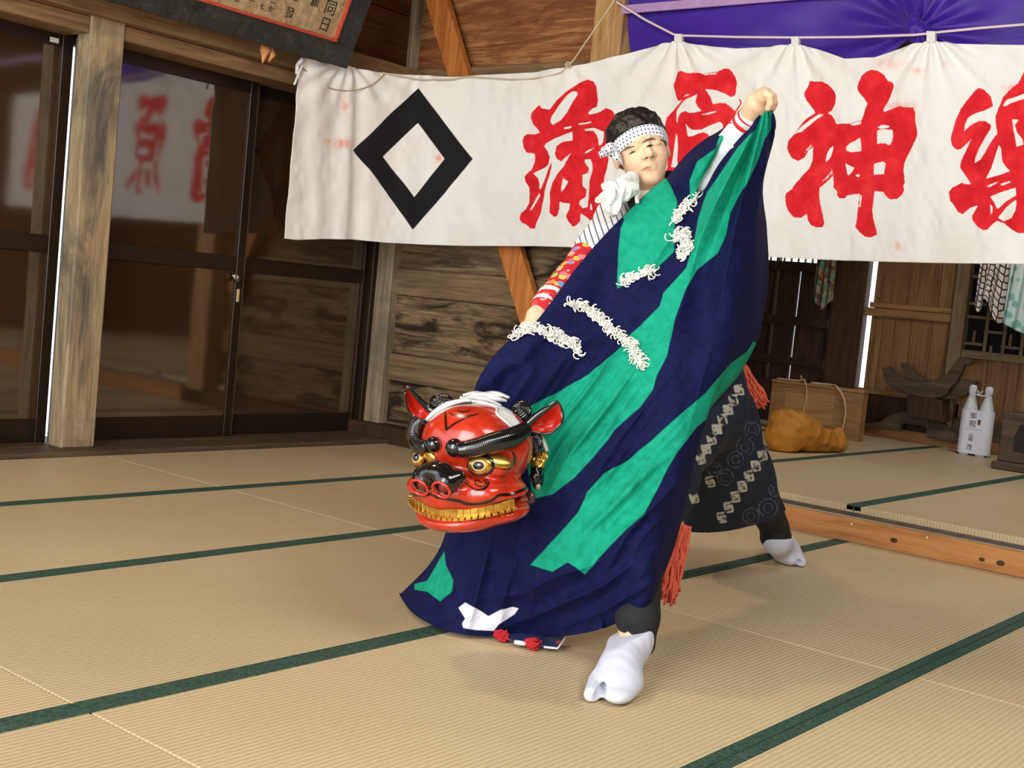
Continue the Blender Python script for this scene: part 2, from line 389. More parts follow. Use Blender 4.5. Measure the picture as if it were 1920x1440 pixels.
def sliding_door(n, x0, x1, y, z0=.022, z1=1.80, left=.03, right=.035):
    d = box('door_%d' % n, (x0, x1), (y, y+.012), (z0, z1), plain('door_core', S(30, 22, 16), .5), kind='structure', bev=0)
    box('stile', (x0, x0+left), (y-.018, y-.0005), (z0, z1), M_fr, d, bev=.002)
    box('stile', (x1-right, x1), (y-.018, y-.0005), (z0, z1), M_fr, d, bev=.002)
    box('bottom_rail', (x0+left, x1-right), (y-.015, y-.0005), (z0, z0+.105), M_fr, d, bev=.002)
    box('middle_rail', (x0+left, x1-right), (y-.015, y-.0005), (.855, .932), M_fr, d, bev=.002)
    box('top_rail', (x0+left, x1-right), (y-.015, y-.0005), (z1-.06, z1), M_fr, d, bev=.002)
    box('glass_pane', (x0+left, x1-right), (y-.008, y-.001), (z0+.105, .855), M_gl, d, bev=0)
    box('glass_pane', (x0+left, x1-right), (y-.008, y-.001), (.932, z1-.06), M_gl, d, bev=0)
    return d
xs0 = ony(104, 500, 4.985)[0]; xs1 = ony(113, 500, 4.985)[0]
d1 = sliding_door(1, 1.30, xs0, 4.985, right=.05); sliding_door(4, -.4, 1.33, 5.03)
box('trim_7', (xs1, 3.02), (4.975, 4.988), (.022, 1.80), M_sill, kind='structure', bev=0)
d2 = sliding_door(2, 3.0, 4.00, 4.995, right=.05); d3 = sliding_door(3, 3.955, 4.90, 5.04, left=.05, right=.03)
for dd, x, y in ((d2, 3.995, 4.974), (d3, 4.007, 5.019)): box('stile_edge', (x, x+.006), (y, y+.004), (.03, 1.79), M_fr2, dd, bev=0)
box('stile_edge', (4.868, 4.873), (5.017, 5.021), (.03, 1.79), M_fr2, d3, bev=0)
box('sticker', tuple(ony(x, 58, 4.968)[0] for x in (95, 111)), (4.965, 4.969), (1.752, 1.772), plain('sticker_white', S(235,235,230), .5), d1, bev=0)
box('jamb', (4.90, 4.935), (4.98, 5.13), (.022, 1.80), M_fr, d3, bev=.003)
lk = ony(441, 519, 4.975)
V, F = join_vf([tube_vf([lk+[0, .0, 0], lk+[0, -.02, 0]], .022, 12), tube_vf([lk+[-.03, -.012, .006], lk+[.01, -.022, 0]], .006, 8), tube_vf([lk+[0, -.016, .022], lk+[0, -.024, -.024]], .008, 8)])
mk('lock', V, F, plain('lock_chrome', S(150,140,125), .25, .9), d2)
pl = ony(446, 553, 4.975); box('finger_pull', (pl[0]-.008, pl[0]+.008), (4.9715, 4.977), (pl[2]-.035, pl[2]+.03), plain('pull_ivory', S(215,190,140), .4), d2, bev=.002)

# ---- back wall (planks, rails, corner post, pillar, brace)
box('trim_8', (4.935, 5.07), (4.868, 5.03), (.02, 3.3), M_postg, kind='structure', bev=.008)       # corner post
wb = box('wall_back', (5.03, 5.07), (3.40, 4.90), (0, 3.3), M_dark, kind='structure', bev=0)
def planks(z0, z1, n, m, x=5.0):
    zs = np.linspace(z0, z1, n+1)
    for i in range(n):
        dx = random.uniform(-.005, .005)
        box('plank', (x+dx, 5.03), (3.46, 4.866), (zs[i]+.0015, zs[i+1]-.0015), m, wb, bev=.004)
planks(.005, .335, 1, M_plank_lo); planks(.485, .815, 1, M_plank_lo); planks(.963, 1.96, 3, M_plank_lo); planks(2.055, 3.3, 3, M_plank_up, 4.99)
for z0, z1 in ((.335, .485), (.815, .963)): box('wall_rail', (4.972, 5.03), (3.46, 4.866), (z0, z1), wood('rail_wood', S(78,62,42), S(124,102,72), S(156,132,98), 'y', .75, 1.1, .4) if z0 < .4 else bpy.data.materials['rail_wood'], wb, bev=.004)
box('tie_beam', (4.93, 5.03), (3.46, 4.866), (1.95, 2.052), M_beamy, wb, bev=.006)
box('trim_9', (4.86, 5.03), (3.43, 3.60), (0, 3.3), wood('pillar_wood', S(140,100,60), S(178,138,90), S(204,166,116), 'z', .6), kind='structure', bev=.01)   # pillar
d_ = np.array([0, 4.755-4.084, 2.415-1.121]); d_ /= np.linalg.norm(d_); n_ = np.array([0, d_[2], -d_[1]])
a_ = np.array([4.885, 4.755, 2.415]); wbr = abs((np.array([4.885, 4.598, 2.403])-a_) @ n_)
P0 = a_-d_*1.95; P1 = a_+d_*.6
br = prism('trim_10', [P0, P0-n_*wbr, P1-n_*wbr, P1], (.042, 0, 0), M_brace, bev=.003); br['kind'] = 'structure'

# ---- far wall of the side room
XF = 8.6
wf = box('wall_far', (XF+.06, XF+.10), (-1.2, 2.90), (-.05, 3.3), M_dark, kind='structure', bev=0)
box('wall_room_left', (5.07, XF+.1), (5.05, 5.10), (-.05, 3.3), M_dark, kind='structure', bev=0)
box('wall_room_right', (4.9, XF+.1), (-1.25, -1.2), (-.05, 3.3), M_dark, kind='structure', bev=0)
box('trim_11', (XF+.0, XF+.10), (2.90, 5.05), (1.62, 3.3), M_darkx, kind='structure', bev=0)
box('trim_12', (XF-.0, XF+.10), (2.90, 5.05), (-.05, .43), M_dark, kind='structure', bev=0)
# two dark plank shutters with daylight in the gaps
def shutter(n, ylist, zt, rails, gap):
    d = box('door_%d' % n, (XF+.035, XF+.045), (ylist[0], ylist[0]+.01), (.43, zt), M_dark, kind='structure', bev=0)
    for a, b in zip(ylist[:-1], ylist[1:]): box('board', (XF+.02, XF+.045), (a+gap, b-gap), (.43, zt), M_dark, d, bev=.002)
    for z0, z1 in rails: box('cross_rail', (XF-.005, XF+.022), (ylist[0], ylist[-1]), (z0, z1), M_darkx, d, bev=.003)
    return d
sh1 = shutter(5, [3.93, 4.205, 4.385], 1.34, ((.56, .62), (.86, .93), (1.27, 1.34)), .006)
sh2 = shutter(6, [4.41, 4.62, 4.84, 5.05], 1.34, ((.56, .62), (.86, .93), (1.27, 1.34)), .004)
for k in range(20):          # barred transom over the shutters, daylight behind
    y = 3.94+.058*k
    if y < 5.04: box('transom_bar', (XF+.02, XF+.04), (y, y+.012), (1.34, 1.62), M_latt, sh1, bev=.002)
box('trim_13', (XF-.03, XF+.06), (3.655, 3.912), (-.05, 1.62), wood('dark_post_wood', S(44,29,18), S(70,48,30), S(92,66,42), 'z', .7), kind='structure', bev=.006)
box('trim_14', (XF-.0, XF+.06), (4.385, 4.402), (.43, 1.62), M_dark, kind='structure', bev=.002)
# pale board door
dd = box('door_7', (XF+.03, XF+.04), (3.02, 3.60), (.43, 1.62), M_dark, kind='structure', bev=0)
ys = [3.01, 3.15, 3.30, 3.42, 3.51, 3.60]
for a, b in zip(ys[:-1], ys[1:]): box('board', (XF, XF+.03), (a+.0015, b-.0015), (.46, .985), M_board, dd, bev=.002)
ys = [3.01, 3.13, 3.36, 3.60]
for a, b in zip(ys[:-1], ys[1:]): box('board', (XF, XF+.03), (a+.0015, b-.0015), (1.085, 1.62), M_board, dd, bev=.002)
box('cross_rail', (XF-.02, XF+.03), (3.01, 3.645), (.985, 1.045), M_boardy, dd, bev=.003)
box('cross_rail', (XF-.024, XF+.03), (3.01, 3.615), (1.047, 1.085), M_boardy, dd, bev=.003)
box('cross_rail', (XF-.02, XF+.03), (3.01, 3.645), (.425, .46), M_boardy, dd, bev=.003)
box('trim_15', (XF-.05, XF+.06), (2.918, 3.01), (-.05, 1.9), M_latt, kind='structure', bev=.006)
# lattice window
lw = box('window_1', (XF+.045, XF+.058), (1.6, 2.918), (.81, 1.9), plain('dark_void', S(14,11,9), .9), kind='structure', bev=0)
for k in range(9):
    y = 2.895-.122*k
    if k: box('lattice_bar', (XF-.01, XF+.012), (y-.011, y+.011), (.81, 1.9), M_latt, lw, bev=.002)
    for i, z in enumerate(np.arange(.855, 1.88, .0925)):
        y1 = 2.915-.122*k; y0 = y1-.122
        if (k % 2 == 0 and i % 3 != 1) or (k % 2 == 1 and i % 3 != 0): box('lattice_bar', (XF, XF+.014), (y0, y1), (z-.01, z+.01), M_latty, lw, bev=.0015)
        else: box('lattice_bar', (XF, XF+.014), ((y0+y1)/2-.009, (y0+y1)/2+.009), (z-.09, z+.0), M_latt, lw, bev=.0015)
box('window_rail', (XF-.035, XF+.045), (1.6, 2.918), (.755, .81), M_latty, lw, bev=.004)
ys = [2.918, 2.74, 2.53, 2.33, 2.12, 1.9, 1.7, 1.4, 1.1, .8]
for a, b in zip(ys[1:], ys[:-1]): box('board', (XF, XF+.055), (a+.0015, b-.0015), (.34, .755), M_board, wf, bev=.002)
box('wall_rail', (XF-.03, XF+.055), (.8, 2.918), (.10, .34), M_grey, wf, bev=.004)
box('trim_16', (8.50, 8.60), (-1.2, 3.655), (.09, .205), wood('base_beam_wood', S(104,68,36), S(146,100,58), S(170,122,76), 'y', .6), kind='structure', bev=.005)

# ---- shell behind the camera's back and overhead
box('ceiling', (-2.6, 8.75), (-4.1, 5.2), (3.3, 3.36), M_darkx, kind='structure', bev=0)
box('wall_right', (-2.6, 4.86), (-4.1, -4.0), (-.1, 3.3), M_darkx, kind='structure', bev=0)
box('wall_room_front', (4.87, 5.0), (-4.0, -1.2), (-.1, 3.3), M_dark, kind='structure', bev=0)
box('trim_17', (4.831, 5.03), (3.60, 4.72), (-.1, .004), M_sill, kind='structure', bev=0)
# ================================================================ BANNER
def plan(s):
    """plan curve of the banner, s=0 at the left wall"""
    C = spline([(3.975, 4.665), (4.22, 4.66), (4.50, 4.60), (4.72, 4.46), (4.805, 4.28), (4.81, 3.9), (4.81, 3.2), (4.81, 2.4), (4.81, 1.6), (4.81, .9)], 24)
    L = np.concatenate([[0], np.cumsum(np.linalg.norm(np.diff(C, axis=0), axis=1))])
    return np.stack([np.interp(s, L, C[:, 0]), np.interp(s, L, C[:, 1])], -1), L[-1]
_, BL = plan(np.array([0.0])); SS = np.linspace(0, BL, 900); PC, _ = plan(SS)
def plan_hit(px, py):
    d = ray(px, py); t = PC[:, 0]*d[1]-PC[:, 1]*d[0]; i = int(np.argmin(np.abs(t))); k = math.hypot(*PC[i])/math.hypot(d[0], d[1])
    return SS[i], CAMH+k*d[2]
top_px = [(553,110),(563,107),(600,116),(650,122),(700,134),(745,139),(800,141),(900,141),(1000,136),(1066,126),(1120,116),(1180,100),(1230,86),(1270,76),(1310,85),(1380,90),(1440,88),(1492,82),(1530,92),(1590,113),(1640,108),(1700,86),(1745,76),(1790,81),(1860,84),(1935,84)]
bot_px = [(555,450),(600,448),(660,449),(720,455),(800,459),(900,461),(1000,461),(1100,464),(1200,469),(1300,475),(1440,482),(1560,487),(1680,491),(1800,494),(1935,496)]
ts = np.array([plan_hit(*p) for p in top_px]); bs = np.array([plan_hit(*p) for p in bot_px])
NC, NR = 720, 190
s_ = np.linspace(0, BL-.25, NC); zt_ = np.interp(s_, ts[:, 0], ts[:, 1]); zb_ = np.interp(s_, bs[:, 0], bs[:, 1])
v_ = np.linspace(0, 1, NR)
pc, _ = plan(s_); tg = np.gradient(pc, axis=0); tg /= np.linalg.norm(tg, axis=1)[:, None]; nm = np.stack([tg[:, 1], -tg[:, 0]], 1); nm *= -np.sign((nm*pc).sum(1))[:, None]
Z = zt_[None]*(1-v_[:, None])+zb_[None]*v_[:, None]; B0 = np.zeros((NR, NC, 3)); B0[..., :2] = pc[None]; B0[..., 2] = Z
px0 = proj(B0)
# folds: gathered at the left end, tension lines fanning from the tie points, soft ripples
def fan(x, y, cx, cy, n, amp, reach, ph=0):
    dx, dy = x-cx, y-cy+18; r = np.hypot(dx, dy)+1e-6; th = np.arctan2(dx, dy)
    return amp*np.sin(th*n+ph)*np.exp(-(r/reach))*np.clip(r/40, 0, 1)
X_, Y_ = px0[..., 0], px0[..., 1]
disp = .014*np.exp(-((X_-640-.06*(450-Y_))/13)**2)*np.clip((Y_-100)/40, 0, 1)-.016*np.exp(-((X_-668)/14)**2)+.012*np.exp(-((X_-590)/16)**2)+.008*np.exp(-((X_-700)/22)**2)
for cx, cy, n, a, rr, ph in ((655,120,16,.010,120,.5),(785,140,9,.008,130,1),(1270,76,14,.012,170,0),(1492,82,12,.011,150,.6),(1745,76,14,.012,170,1.2),(1066,126,8,.006,120,2)): disp = disp+fan(X_, Y_, cx, cy, n, a, rr, ph)
q = np.stack([X_/60, Y_/150, np.zeros_like(X_)], -1); disp += .007*vnoise(q)+.0055*vnoise(q*np.array([2.2, 2.6, 1])+5)+.0026*vnoise(q*np.array([6, 9, 1])+9)
disp += .016*np.sin(X_/95+.4)*np.clip((Y_-150)/250, 0, 1)*(X_ > 0)
disp += .02*np.exp(-((X_-1590)/70)**2)*np.exp(-((Y_-113)/60)**2)
BV = B0.copy(); BV[..., :2] += nm[None]*disp[..., None]
pxf = px0.reshape(-1, 2)
Z1 = lambda L: zpts(L, 960, 140, 4.8); Z2 = lambda L: zpts(L, 1240, 120, 7.2); Z3 = lambda L: zpts(L, 1460, 130, 4.5); Z4 = lambda L: zpts(L, 1760, 120, 4.363)
glyphs = [
 (Z1([(240,270),(262,302),(330,312),(365,275),(400,235),(470,170),(545,112),(600,70),(680,45),(735,60),(765,110),(785,230),(775,290),(725,310),(692,345),(700,362),(790,342),(860,303),(912,325),(945,385),(925,470),(890,545),(850,600),(840,650),(865,760),(850,850),(830,920),(822,1040),(830,1150),(828,1215),(800,1280),(755,1328),(690,1308),(640,1268),(600,1245),(595,1310),(560,1352),(530,1366),(485,1315),(468,1270),(500,1205),(505,1155),(450,1152),(415,1140),(410,1200),(388,1265),(360,1278),(318,1235),(328,1150),(330,1060),(355,970),(400,890),(450,830),(500,740),(525,700),(480,735),(430,778),(390,755),(375,710),(390,640),(440,605),(540,590),(540,512),(470,535),(370,575),(300,610),(275,640),(310,690),(328,740),(320,800),(290,830),(240,855),(180,885),(225,930),(240,980),(238,1040),(260,1010),(320,840),(350,770),(345,840),(320,920),(285,1050),(270,1130),(240,1240),(205,1330),(190,1380),(155,1385),(110,1345),(65,1325),(50,1290),(65,1245),(110,1205),(140,1150),(145,1060),(140,1010),(105,955),(100,915),(125,885),(165,850),(185,790),(190,740),(185,705),(120,700),(90,650),(80,590),(95,550),(130,530),(190,535),(245,520),(225,490),(180,440),(162,385),(170,340),(205,305)]),
  [Z1(h) for h in ([(575,150),(585,175),(540,250),(490,340),(440,405),(355,450),(335,420),(350,375),(420,280),(490,190),(540,150)],[(740,480),(830,515),(825,560),(805,620),(775,640),(775,590),(765,545),(735,505),(655,505),(655,490)],[(640,760),(700,760),(715,800),(715,870),(690,960),(680,1100),(665,1190),(620,1200),(585,1160),(595,1130),(650,1095),(660,1030),(620,1000),(620,900),(670,880),(680,840),(640,785)],[(445,925),(495,960),(460,1020),(430,1060),(440,980)],[(635,715),(665,680),(735,655),(690,690)],[(145,1215),(175,1160),(235,1060),(240,1085),(195,1165),(155,1220)],[(690,1215),(695,1150),(712,1175),(712,1215)],[(460,475),(535,460),(530,480),(470,490)],[(600,445),(720,422),(715,436),(610,455)])]),
 (Z2([(235,105),(285,98),(345,125),(430,115),(510,120),(560,135),(640,130),(760,98),(850,60),(915,65),(965,110),(1000,170),(1015,240),(1000,340),(980,420),(930,445),(880,410),(840,395),(770,365),(680,355),(615,350),(650,400),(690,460),(705,530),(720,548),(800,530),(870,528),(940,590),(1030,680),(1000,800),(940,880),(880,980),(880,1150),(850,1330),(700,1400),(450,1420),(300,1430),(245,1400),(200,1600),(100,1850),(-40,2040),(-100,2000),(0,1800),(70,1600),(100,1390),(95,1280),(85,1120),(55,1000),(52,900),(62,800),(80,725),(180,620),(300,490),(235,503),(205,430),(190,370),(160,300),(160,260),(190,200),(215,130)]),
  [Z2(h) for h in ([(490,405),(480,460),(475,520),(510,590),(565,635),(470,660),(400,668),(340,640),(280,660),(245,710),(225,800),(213,780),(220,640),(260,570),(330,500),(420,450)],[(345,805),(380,860),(450,900),(560,890),(680,830),(790,780),(825,810),(830,860),(760,920),(670,985),(640,950),(590,925),(500,950),(450,980),(375,985),(360,900)],[(215,920),(230,1000),(240,1120),(232,1270),(240,1400),(150,1400),(175,1230),(200,1020)],[(540,690),(640,665),(760,635),(740,660),(640,690)],[(310,455),(360,418),(415,408),(370,440)],[(560,150),(640,140),(760,118),(740,140),(620,158)],[(420,1170),(740,1120),(735,1270),(430,1300)])]),
 (Z2([(480,1380),(630,1380),(640,1850),(570,2090),(460,2060),(400,1960),(490,1930)]), []), (Z2([(300,1560),(420,1580),(340,1860),(220,1940),(235,1740)]), []), (Z2([(720,1520),(880,1720),(980,1930),(880,2000),(700,1740)]), []),
 (Z3([(265,95),(300,103),(375,105),(430,135),(480,190),(497,235),(490,290),(455,345),(415,368),(445,385),(475,425),(485,462),(590,460),(700,428),(710,400),(730,330),(748,290),(720,240),(685,195),(675,155),(690,115),(720,60),(760,25),(800,10),(850,20),(900,50),(920,95),(960,110),(970,140),(950,190),(940,230),(910,280),(880,320),(880,360),(960,330),(1010,310),(1060,318),(1135,320),(1150,370),(1150,440),(1165,500),(1168,550),(1145,600),(1115,660),(1080,720),(1050,790),(1045,850),(1055,950),(1045,985),(1052,1020),(1030,1060),(990,1090),(940,1095),(910,1080),(870,1030),(800,1025),(790,1100),(780,1180),(790,1260),(810,1350),(815,1390),(760,1415),(715,1410),(670,1370),(632,1325),(645,1270),(655,1180),(660,1100),(670,1045),(600,1055),(565,1060),(545,1085),(500,1085),(480,1060),(480,1020),(452,1000),(455,940),(455,880),(430,920),(380,965),(340,1000),(335,1050),(340,1130),(360,1230),(373,1300),(360,1328),(310,1332),(265,1315),(235,1270),(225,1215),(180,1252),(115,1245),(75,1200),(55,1150),(50,1070),(60,1040),(110,1010),(140,960),(200,890),(255,830),(280,770),(285,690),(290,650),(250,680),(215,740),(160,772),(110,750),(80,700),(68,660),(80,600),(120,560),(130,540),(180,480),(240,420),(310,370),(300,345),(265,300),(235,260),(218,225),(220,190),(245,150)]),
  [Z3(h) for h in ([(130,545),(200,525),(270,470),(340,410),(385,380),(340,380),(270,430),(190,490)],[(455,640),(450,690),(430,740),(395,778),(388,765),(405,700),(430,660)],[(565,655),(600,620),(650,595),(685,575),(690,620),(692,685),(640,693),(590,695),(565,680)],[(830,515),(880,505),(955,508),(958,560),(945,620),(925,640),(900,622),(860,622),(828,632),(830,570)],[(555,790),(600,815),(630,825),(610,860),(585,890),(572,890)],[(800,795),(880,775),(895,790),(880,880),(795,888)],[(360,945),(430,870),(442,835),(445,870),(410,910),(370,945)],[(600,470),(660,445),(698,440),(695,460),(640,475)],[(215,705),(230,670),(280,630),(270,650),(235,680)],[(830,490),(870,465),(930,475),(930,490),(860,500)],[(665,1160),(668,1080),(688,1050),(680,1110),(675,1160)],[(635,900),(640,885),(670,880),(672,905)])]),
 (Z4([(300,205),(320,190),(365,205),(420,260),(440,330),(440,345),(380,380),(300,405),(240,440),(215,490),(205,550),(260,500),(330,468),(390,470),(437,505),(430,540),(390,600),(340,680),(300,770),(295,812),(350,780),(400,700),(450,620),(485,570),(470,500),(465,430),(485,360),(530,265),(600,195),(650,150),(690,60),(760,30),(820,120),(860,300),(850,500),(870,700),(860,900),(890,1100),(850,1300),(760,1385),(660,1388),(605,1355),(550,1310),(490,1285),(455,1310),(410,1358),(370,1362),(310,1320),(275,1270),(280,1240),(310,1190),(325,1155),(260,1180),(200,1230),(165,1215),(130,1160),(95,1120),(82,1050),(110,1010),(195,968),(205,980),(265,985),(230,930),(175,850),(180,800),(215,720),(250,650),(275,600),(240,640),(180,695),(150,703),(110,670),(97,615),(110,560),(140,450),(180,370),(240,290)]),
  [Z4(h) for h in ([(500,660),(520,700),(530,800),(570,860),(600,880),(500,915),(395,945),(440,860),(470,760)],[(600,450),(650,455),(620,500),(640,560),(690,620),(700,660),(640,680),(625,600),(610,540)],[(520,340),(560,290),(640,265),(700,240),(740,270),(700,285),(600,315),(545,345)],[(430,1090),(500,1060),(640,1015),(645,1080),(560,1130),(490,1190),(460,1130)],[(495,1260),(560,1180),(650,1110),(645,1200),(610,1265),(540,1290)],[(430,1150),(450,1170),(450,1220),(435,1245)],[(400,1010),(420,995),(500,965),(490,980),(430,1010)],[(510,990),(590,960),(600,970),(530,1000)])]),
]
red = np.full(len(pxf), -50, np.float32)
for outer, holes in glyphs:
    bb = np.array(outer); m = (pxf[:, 0] > bb[:, 0].min()-20) & (pxf[:, 0] < bb[:, 0].max()+20)
    d = poly_sd(pxf[m], outer)
    for h in holes: d = np.minimum(d, -poly_sd(pxf[m], h))
    red[m] = np.maximum(red[m], d)
blk = np.minimum(poly_sd(pxf, [(785,165),(835,232),(886,298),(832,366),(773,431),(716,352),(662,282),(722,222)]), -poly_sd(pxf, [(783,231),(834,298),(776,370),(716,294)]))
sm = np.zeros(len(pxf), np.float32)
for cx, cy, rx, ry, a in ((646,197,9,22,.8),(640,270,24,11,1),(615,266,10,8,.8),(822,298,9,10,1),(1665,118,28,14,.7),(1720,132,14,6,.7),(1772,122,10,5,.6),(1680,462,12,12,.7),(1700,430,8,6,.3),(1690,200,30,9,.9),(1895,165,18,8,.8),(1890,415,20,10,.4),(1150,230,3,6,.4),(612,190,5,5,.5)):
    sm = np.maximum(sm, a*np.exp(-(((pxf[:, 0]-cx)/rx)**2+((pxf[:, 1]-cy)/ry)**2)*1.3))
t = NT('banner_cotton'); n = t.noise(t.coord((1, 1, 1)), 9, 5); dirt = t.noise(t.coord((1, 1, 1)), 2.3, 4)
base = t.mix(t.ramp(dirt, [(.45, (0, 0, 0, 1)), (.75, (.5, .5, .5, 1))]), S(236,236,233), S(212,207,196))
edge = t.math('ADD', t.attr('red'), t.math('MULTIPLY', t.math('SUBTRACT', t.noise(t.coord((1, 1, 1)), 130, 3), .5), 2.4))
smf = t.math('MULTIPLY', t.attr('smudge'), t.ramp(t.noise(t.coord((1, 1, 1)), 38, 4), [(.35, (.1, .1, .1, 1)), (.6, (1, 1, 1, 1))]))
base = t.mix(t.math('MULTIPLY', smf, .85), base, S(238,130,100))
redc = t.ramp(t.noise(t.coord((1, 1, 1)), 14, 4, .6), [(.35, S(206,26,38)), (.6, S(228,40,50)), (.75, S(232,62,62))])
base = t.mix(t.step(edge, .6), base, redc); base = t.mix(t.step(t.attr('blk'), .7), base, S(26, 26, 27))
t.set(Base_Color=base, Roughness=.8); t.b.inputs['Specular IOR Level'].default_value = .2; t.b.inputs['Transmission Weight'].default_value = 0
t.bump(n, .12, .004)
ban = thing('banner', 'long white cotton banner with a black diamond and big red brush characters', 'banner', BV[NR-1, NC//2])
banner = mk('cloth', BV.reshape(-1, 3), gridfaces(NR, NC), t.m, ban, attrs={'red': red, 'blk': blk, 'smudge': sm}, solid=.002)
M_white = plain('white_cotton', S(224,223,219), .8, 0, .05, 60, .15)
M_rope = plain('hemp_cord', S(206,190,156), .8, 0, .15, 300, .4)
M_pinkrope = plain('pink_white_cord', S(226,206,212), .7, 0, .08, 300, .3)
def onb(x, y, off=.012):
    s, z = plan_hit(x, y); p, _ = plan(np.array([s])); return np.array([p[0][0]-off, p[0][1]-off*.5, z])
for x0, x1, y0, y1 in ((1265,1278,64,80),(1484,1497,69,86),(1737,1752,59,80)):      # hanging loops
    a, b, c, d = onb(x0, y0, .006), onb(x1, y0, .006), onb(x1, y1, .008), onb(x0, y1, .008)
    prism('hanging_loop', [a, b, c, d], (.02, .0, 0), M_white, ban)
# cords
cord = [(1150,0),(1160,6),(1210,37),(1262,64),(1271,66),(1380,69),(1490,70),(1600,69),(1715,65),(1744,62),(1760,60),(1840,52),(1935,44)]
tube('hanging_cord', [onb(x, y, -.004) for x, y in cord], .0052, M_pinkrope, ban, n=8)
p0 = np.array([4.84, 3.47, 2.29]); c2 = [onb(1064, 124, .02), onb(1075, 118, .03), onb(1100, 82, .03), onb(1130, 40, .03), onb(1152, 4, .02), onb(1158, -20, .01)]
c3 = [onb(*p) for p in ((718,137),(745,142),(790,150),(850,149),(880,145),(960,150),(1010,147),(1050,138),(1064,127))]
tube('tie_cord', np.vstack([spline(c3, 6), spline(c2, 6)]), .0038, M_rope, ban, n=7)
c4 = [onb(*p) for p in ((553,130),(562,124),(575,133),(590,150),(620,166),(655,171),(690,164),(712,150),(722,140))]
tube('slack_cord', spline(c4, 6), .0028, plain('old_twine', S(176,150,118), .8), ban, n=6)
th = np.linspace(0, 2*np.pi, 16); kp = onb(1068, 123, .02)
tube('knot', [kp+.012*(math.cos(a)*RT+math.sin(a)*UP) for a in th], .004, M_rope, ban, 6)
k1 = onb(556, 122, .015); V, F = join_vf([tube_vf(spline([k1+[.0, 0, -.045], k1+[-.01, -.01, -.02], k1, k1+[.012, -.012, .025], k1+[.02, 0, .03]], 5), [.010]*20+[.004], 7), tube_vf(spline([k1+[-.02, -.01, -.10], k1+[-.005, -.015, -.05], k1+[.02, -.01, .0]], 6), .006, 7)])
mk('corner_tie', V, F, M_white, ban)

# ================================================================ PURPLE CURTAIN
t = NT('purple_silk'); nz = t.noise(t.coord((1, 1, 1)), 3, 3)
t.set(Base_Color=t.ramp(nz, [(.3, S(48, 8, 132)), (.7, S(62, 14, 158))]), Roughness=.55); t.b.inputs['Sheen Weight'].default_value = .15
C = []
XC = 4.90
knot = (1722, 58)
for v, row in enumerate([
 [(1150,-60),(1250,-62),(1400,-64),(1560,-64),(1690,-60),(1722,-40),(1760,-62),(1850,-64),(1990,-64)],
 [(1160,0),(1255,0),(1400,-2),(1560,0),(1690,0),(1722,10),(1760,-2),(1850,0),(1990,0)],
 [(1172,40),(1262,40),(1400,38),(1560,36),(1690,42),(1722,52),(1760,44),(1850,42),(1990,42)],
 [(1180,90),(1265,88),(1400,90),(1560,100),(1690,80),(1720,66),(1750,84),(1850,90),(1990,92)],
 [(1185,120),(1268,125),(1400,128),(1540,130),(1660,104),(1716,80),(1752,112),(1850,128),(1990,130)]]):
    C.append([list(onx(x, y, XC))+[] for x, y in row])
G = cr_grid(np.array(C), 90, 260); pg = proj(G); xx, yy = pg[..., 0], pg[..., 1]
dk = np.hypot(xx-knot[0], yy-knot[1]); ang = np.arctan2(yy-knot[1], xx-knot[0])
G[..., 0] += .018*np.sin(ang*13)*np.exp(-dk/160)*np.clip(dk/25, 0, 1)+.010*np.sin(xx/62+yy/45)+.008*vnoise(np.stack([xx/70, yy/40, 0*xx], -1))-.03*np.exp(-(dk/26)**2)
pur = thing('curtain', 'deep purple silk curtain gathered in a knot above the banner', 'curtain', G[-1, 130])
mk('cloth', G.reshape(-1, 3), gridfaces(90, 260), t.m, pur, solid=.002)
kp = onx(knot[0], knot[1], 4.86)
V, F = snet(lambda P: smin(smin(ell(P, kp, (.03, .05, .035)), ell(P, kp+[0, .02, .03], (.025, .02, .05)), .02), ell(P, kp+[0, -.01, -.03], (.025, .028, .03)), .02)+.006*vnoise(P*70), kp-.12, kp+.12, .005)
mk('gathered_knot', V, F, t.m, pur)
box('upper_band', (4.862, 4.874), tuple(sorted((onx(1165, 2, 4.9)[1], -.2))), (2.245, 2.285), plain('mauve_band', S(176,140,190), .7), pur, bev=.002)

# ================================================================ PLAQUE
YB = 4.735
Cn = ony(647, 127, 4.615); best = None
for k in range(0, 80):
    al = math.radians(k); dv = np.array([0, -math.sin(al), math.cos(al)]); L = np.linspace(.02, 1.2, 400)
    pp = proj(Cn+L[:, None]*dv); i = np.argmin(np.abs(pp[:, 1])); e = abs(pp[i, 0]-692)
    if best is None or e < best[0]: best = (e, al)
al = best[1]; ev = np.array([0, -math.sin(al), math.cos(al)]); ex = np.array([1.0, 0, 0]); en = np.cross(ex, ev); en *= -np.sign(en @ Cn)
PWd, PHt = 2.1, .75
plq = thing('plaque', 'old framed wooden plaque with faded ink writing tilted out over the doors', 'plaque', Cn)
def pl_pt(a, b, c=0): return Cn-ex*a+ev*b+en*c         # a along the wall to the left, b up, c out
def pl_box(name, a0, a1, b0, b1, c0, c1, m): return prism(name, [pl_pt(a0, b0, c0), pl_pt(a1, b0, c0), pl_pt(a1, b1, c0), pl_pt(a0, b1, c0)], en*(c1-c0), m, plq, bev=.004)
M_lacq = NT('worn_black_lacquer'); nn = M_lacq.noise(M_lacq.coord((1, 1, 1)), 22, 5, .7); M_lacq.set(Base_Color=M_lacq.ramp(nn, [(.35, S(20,20,20)), (.6, S(46,46,44)), (.8, S(92,88,80))]), Roughness=.55); M_lacq.bump(nn, .2, .004); M_lacq = M_lacq.m
M_redtrim = plain('red_trim', S(196,82,58), .5, 0, .15, 30)
fw = .105
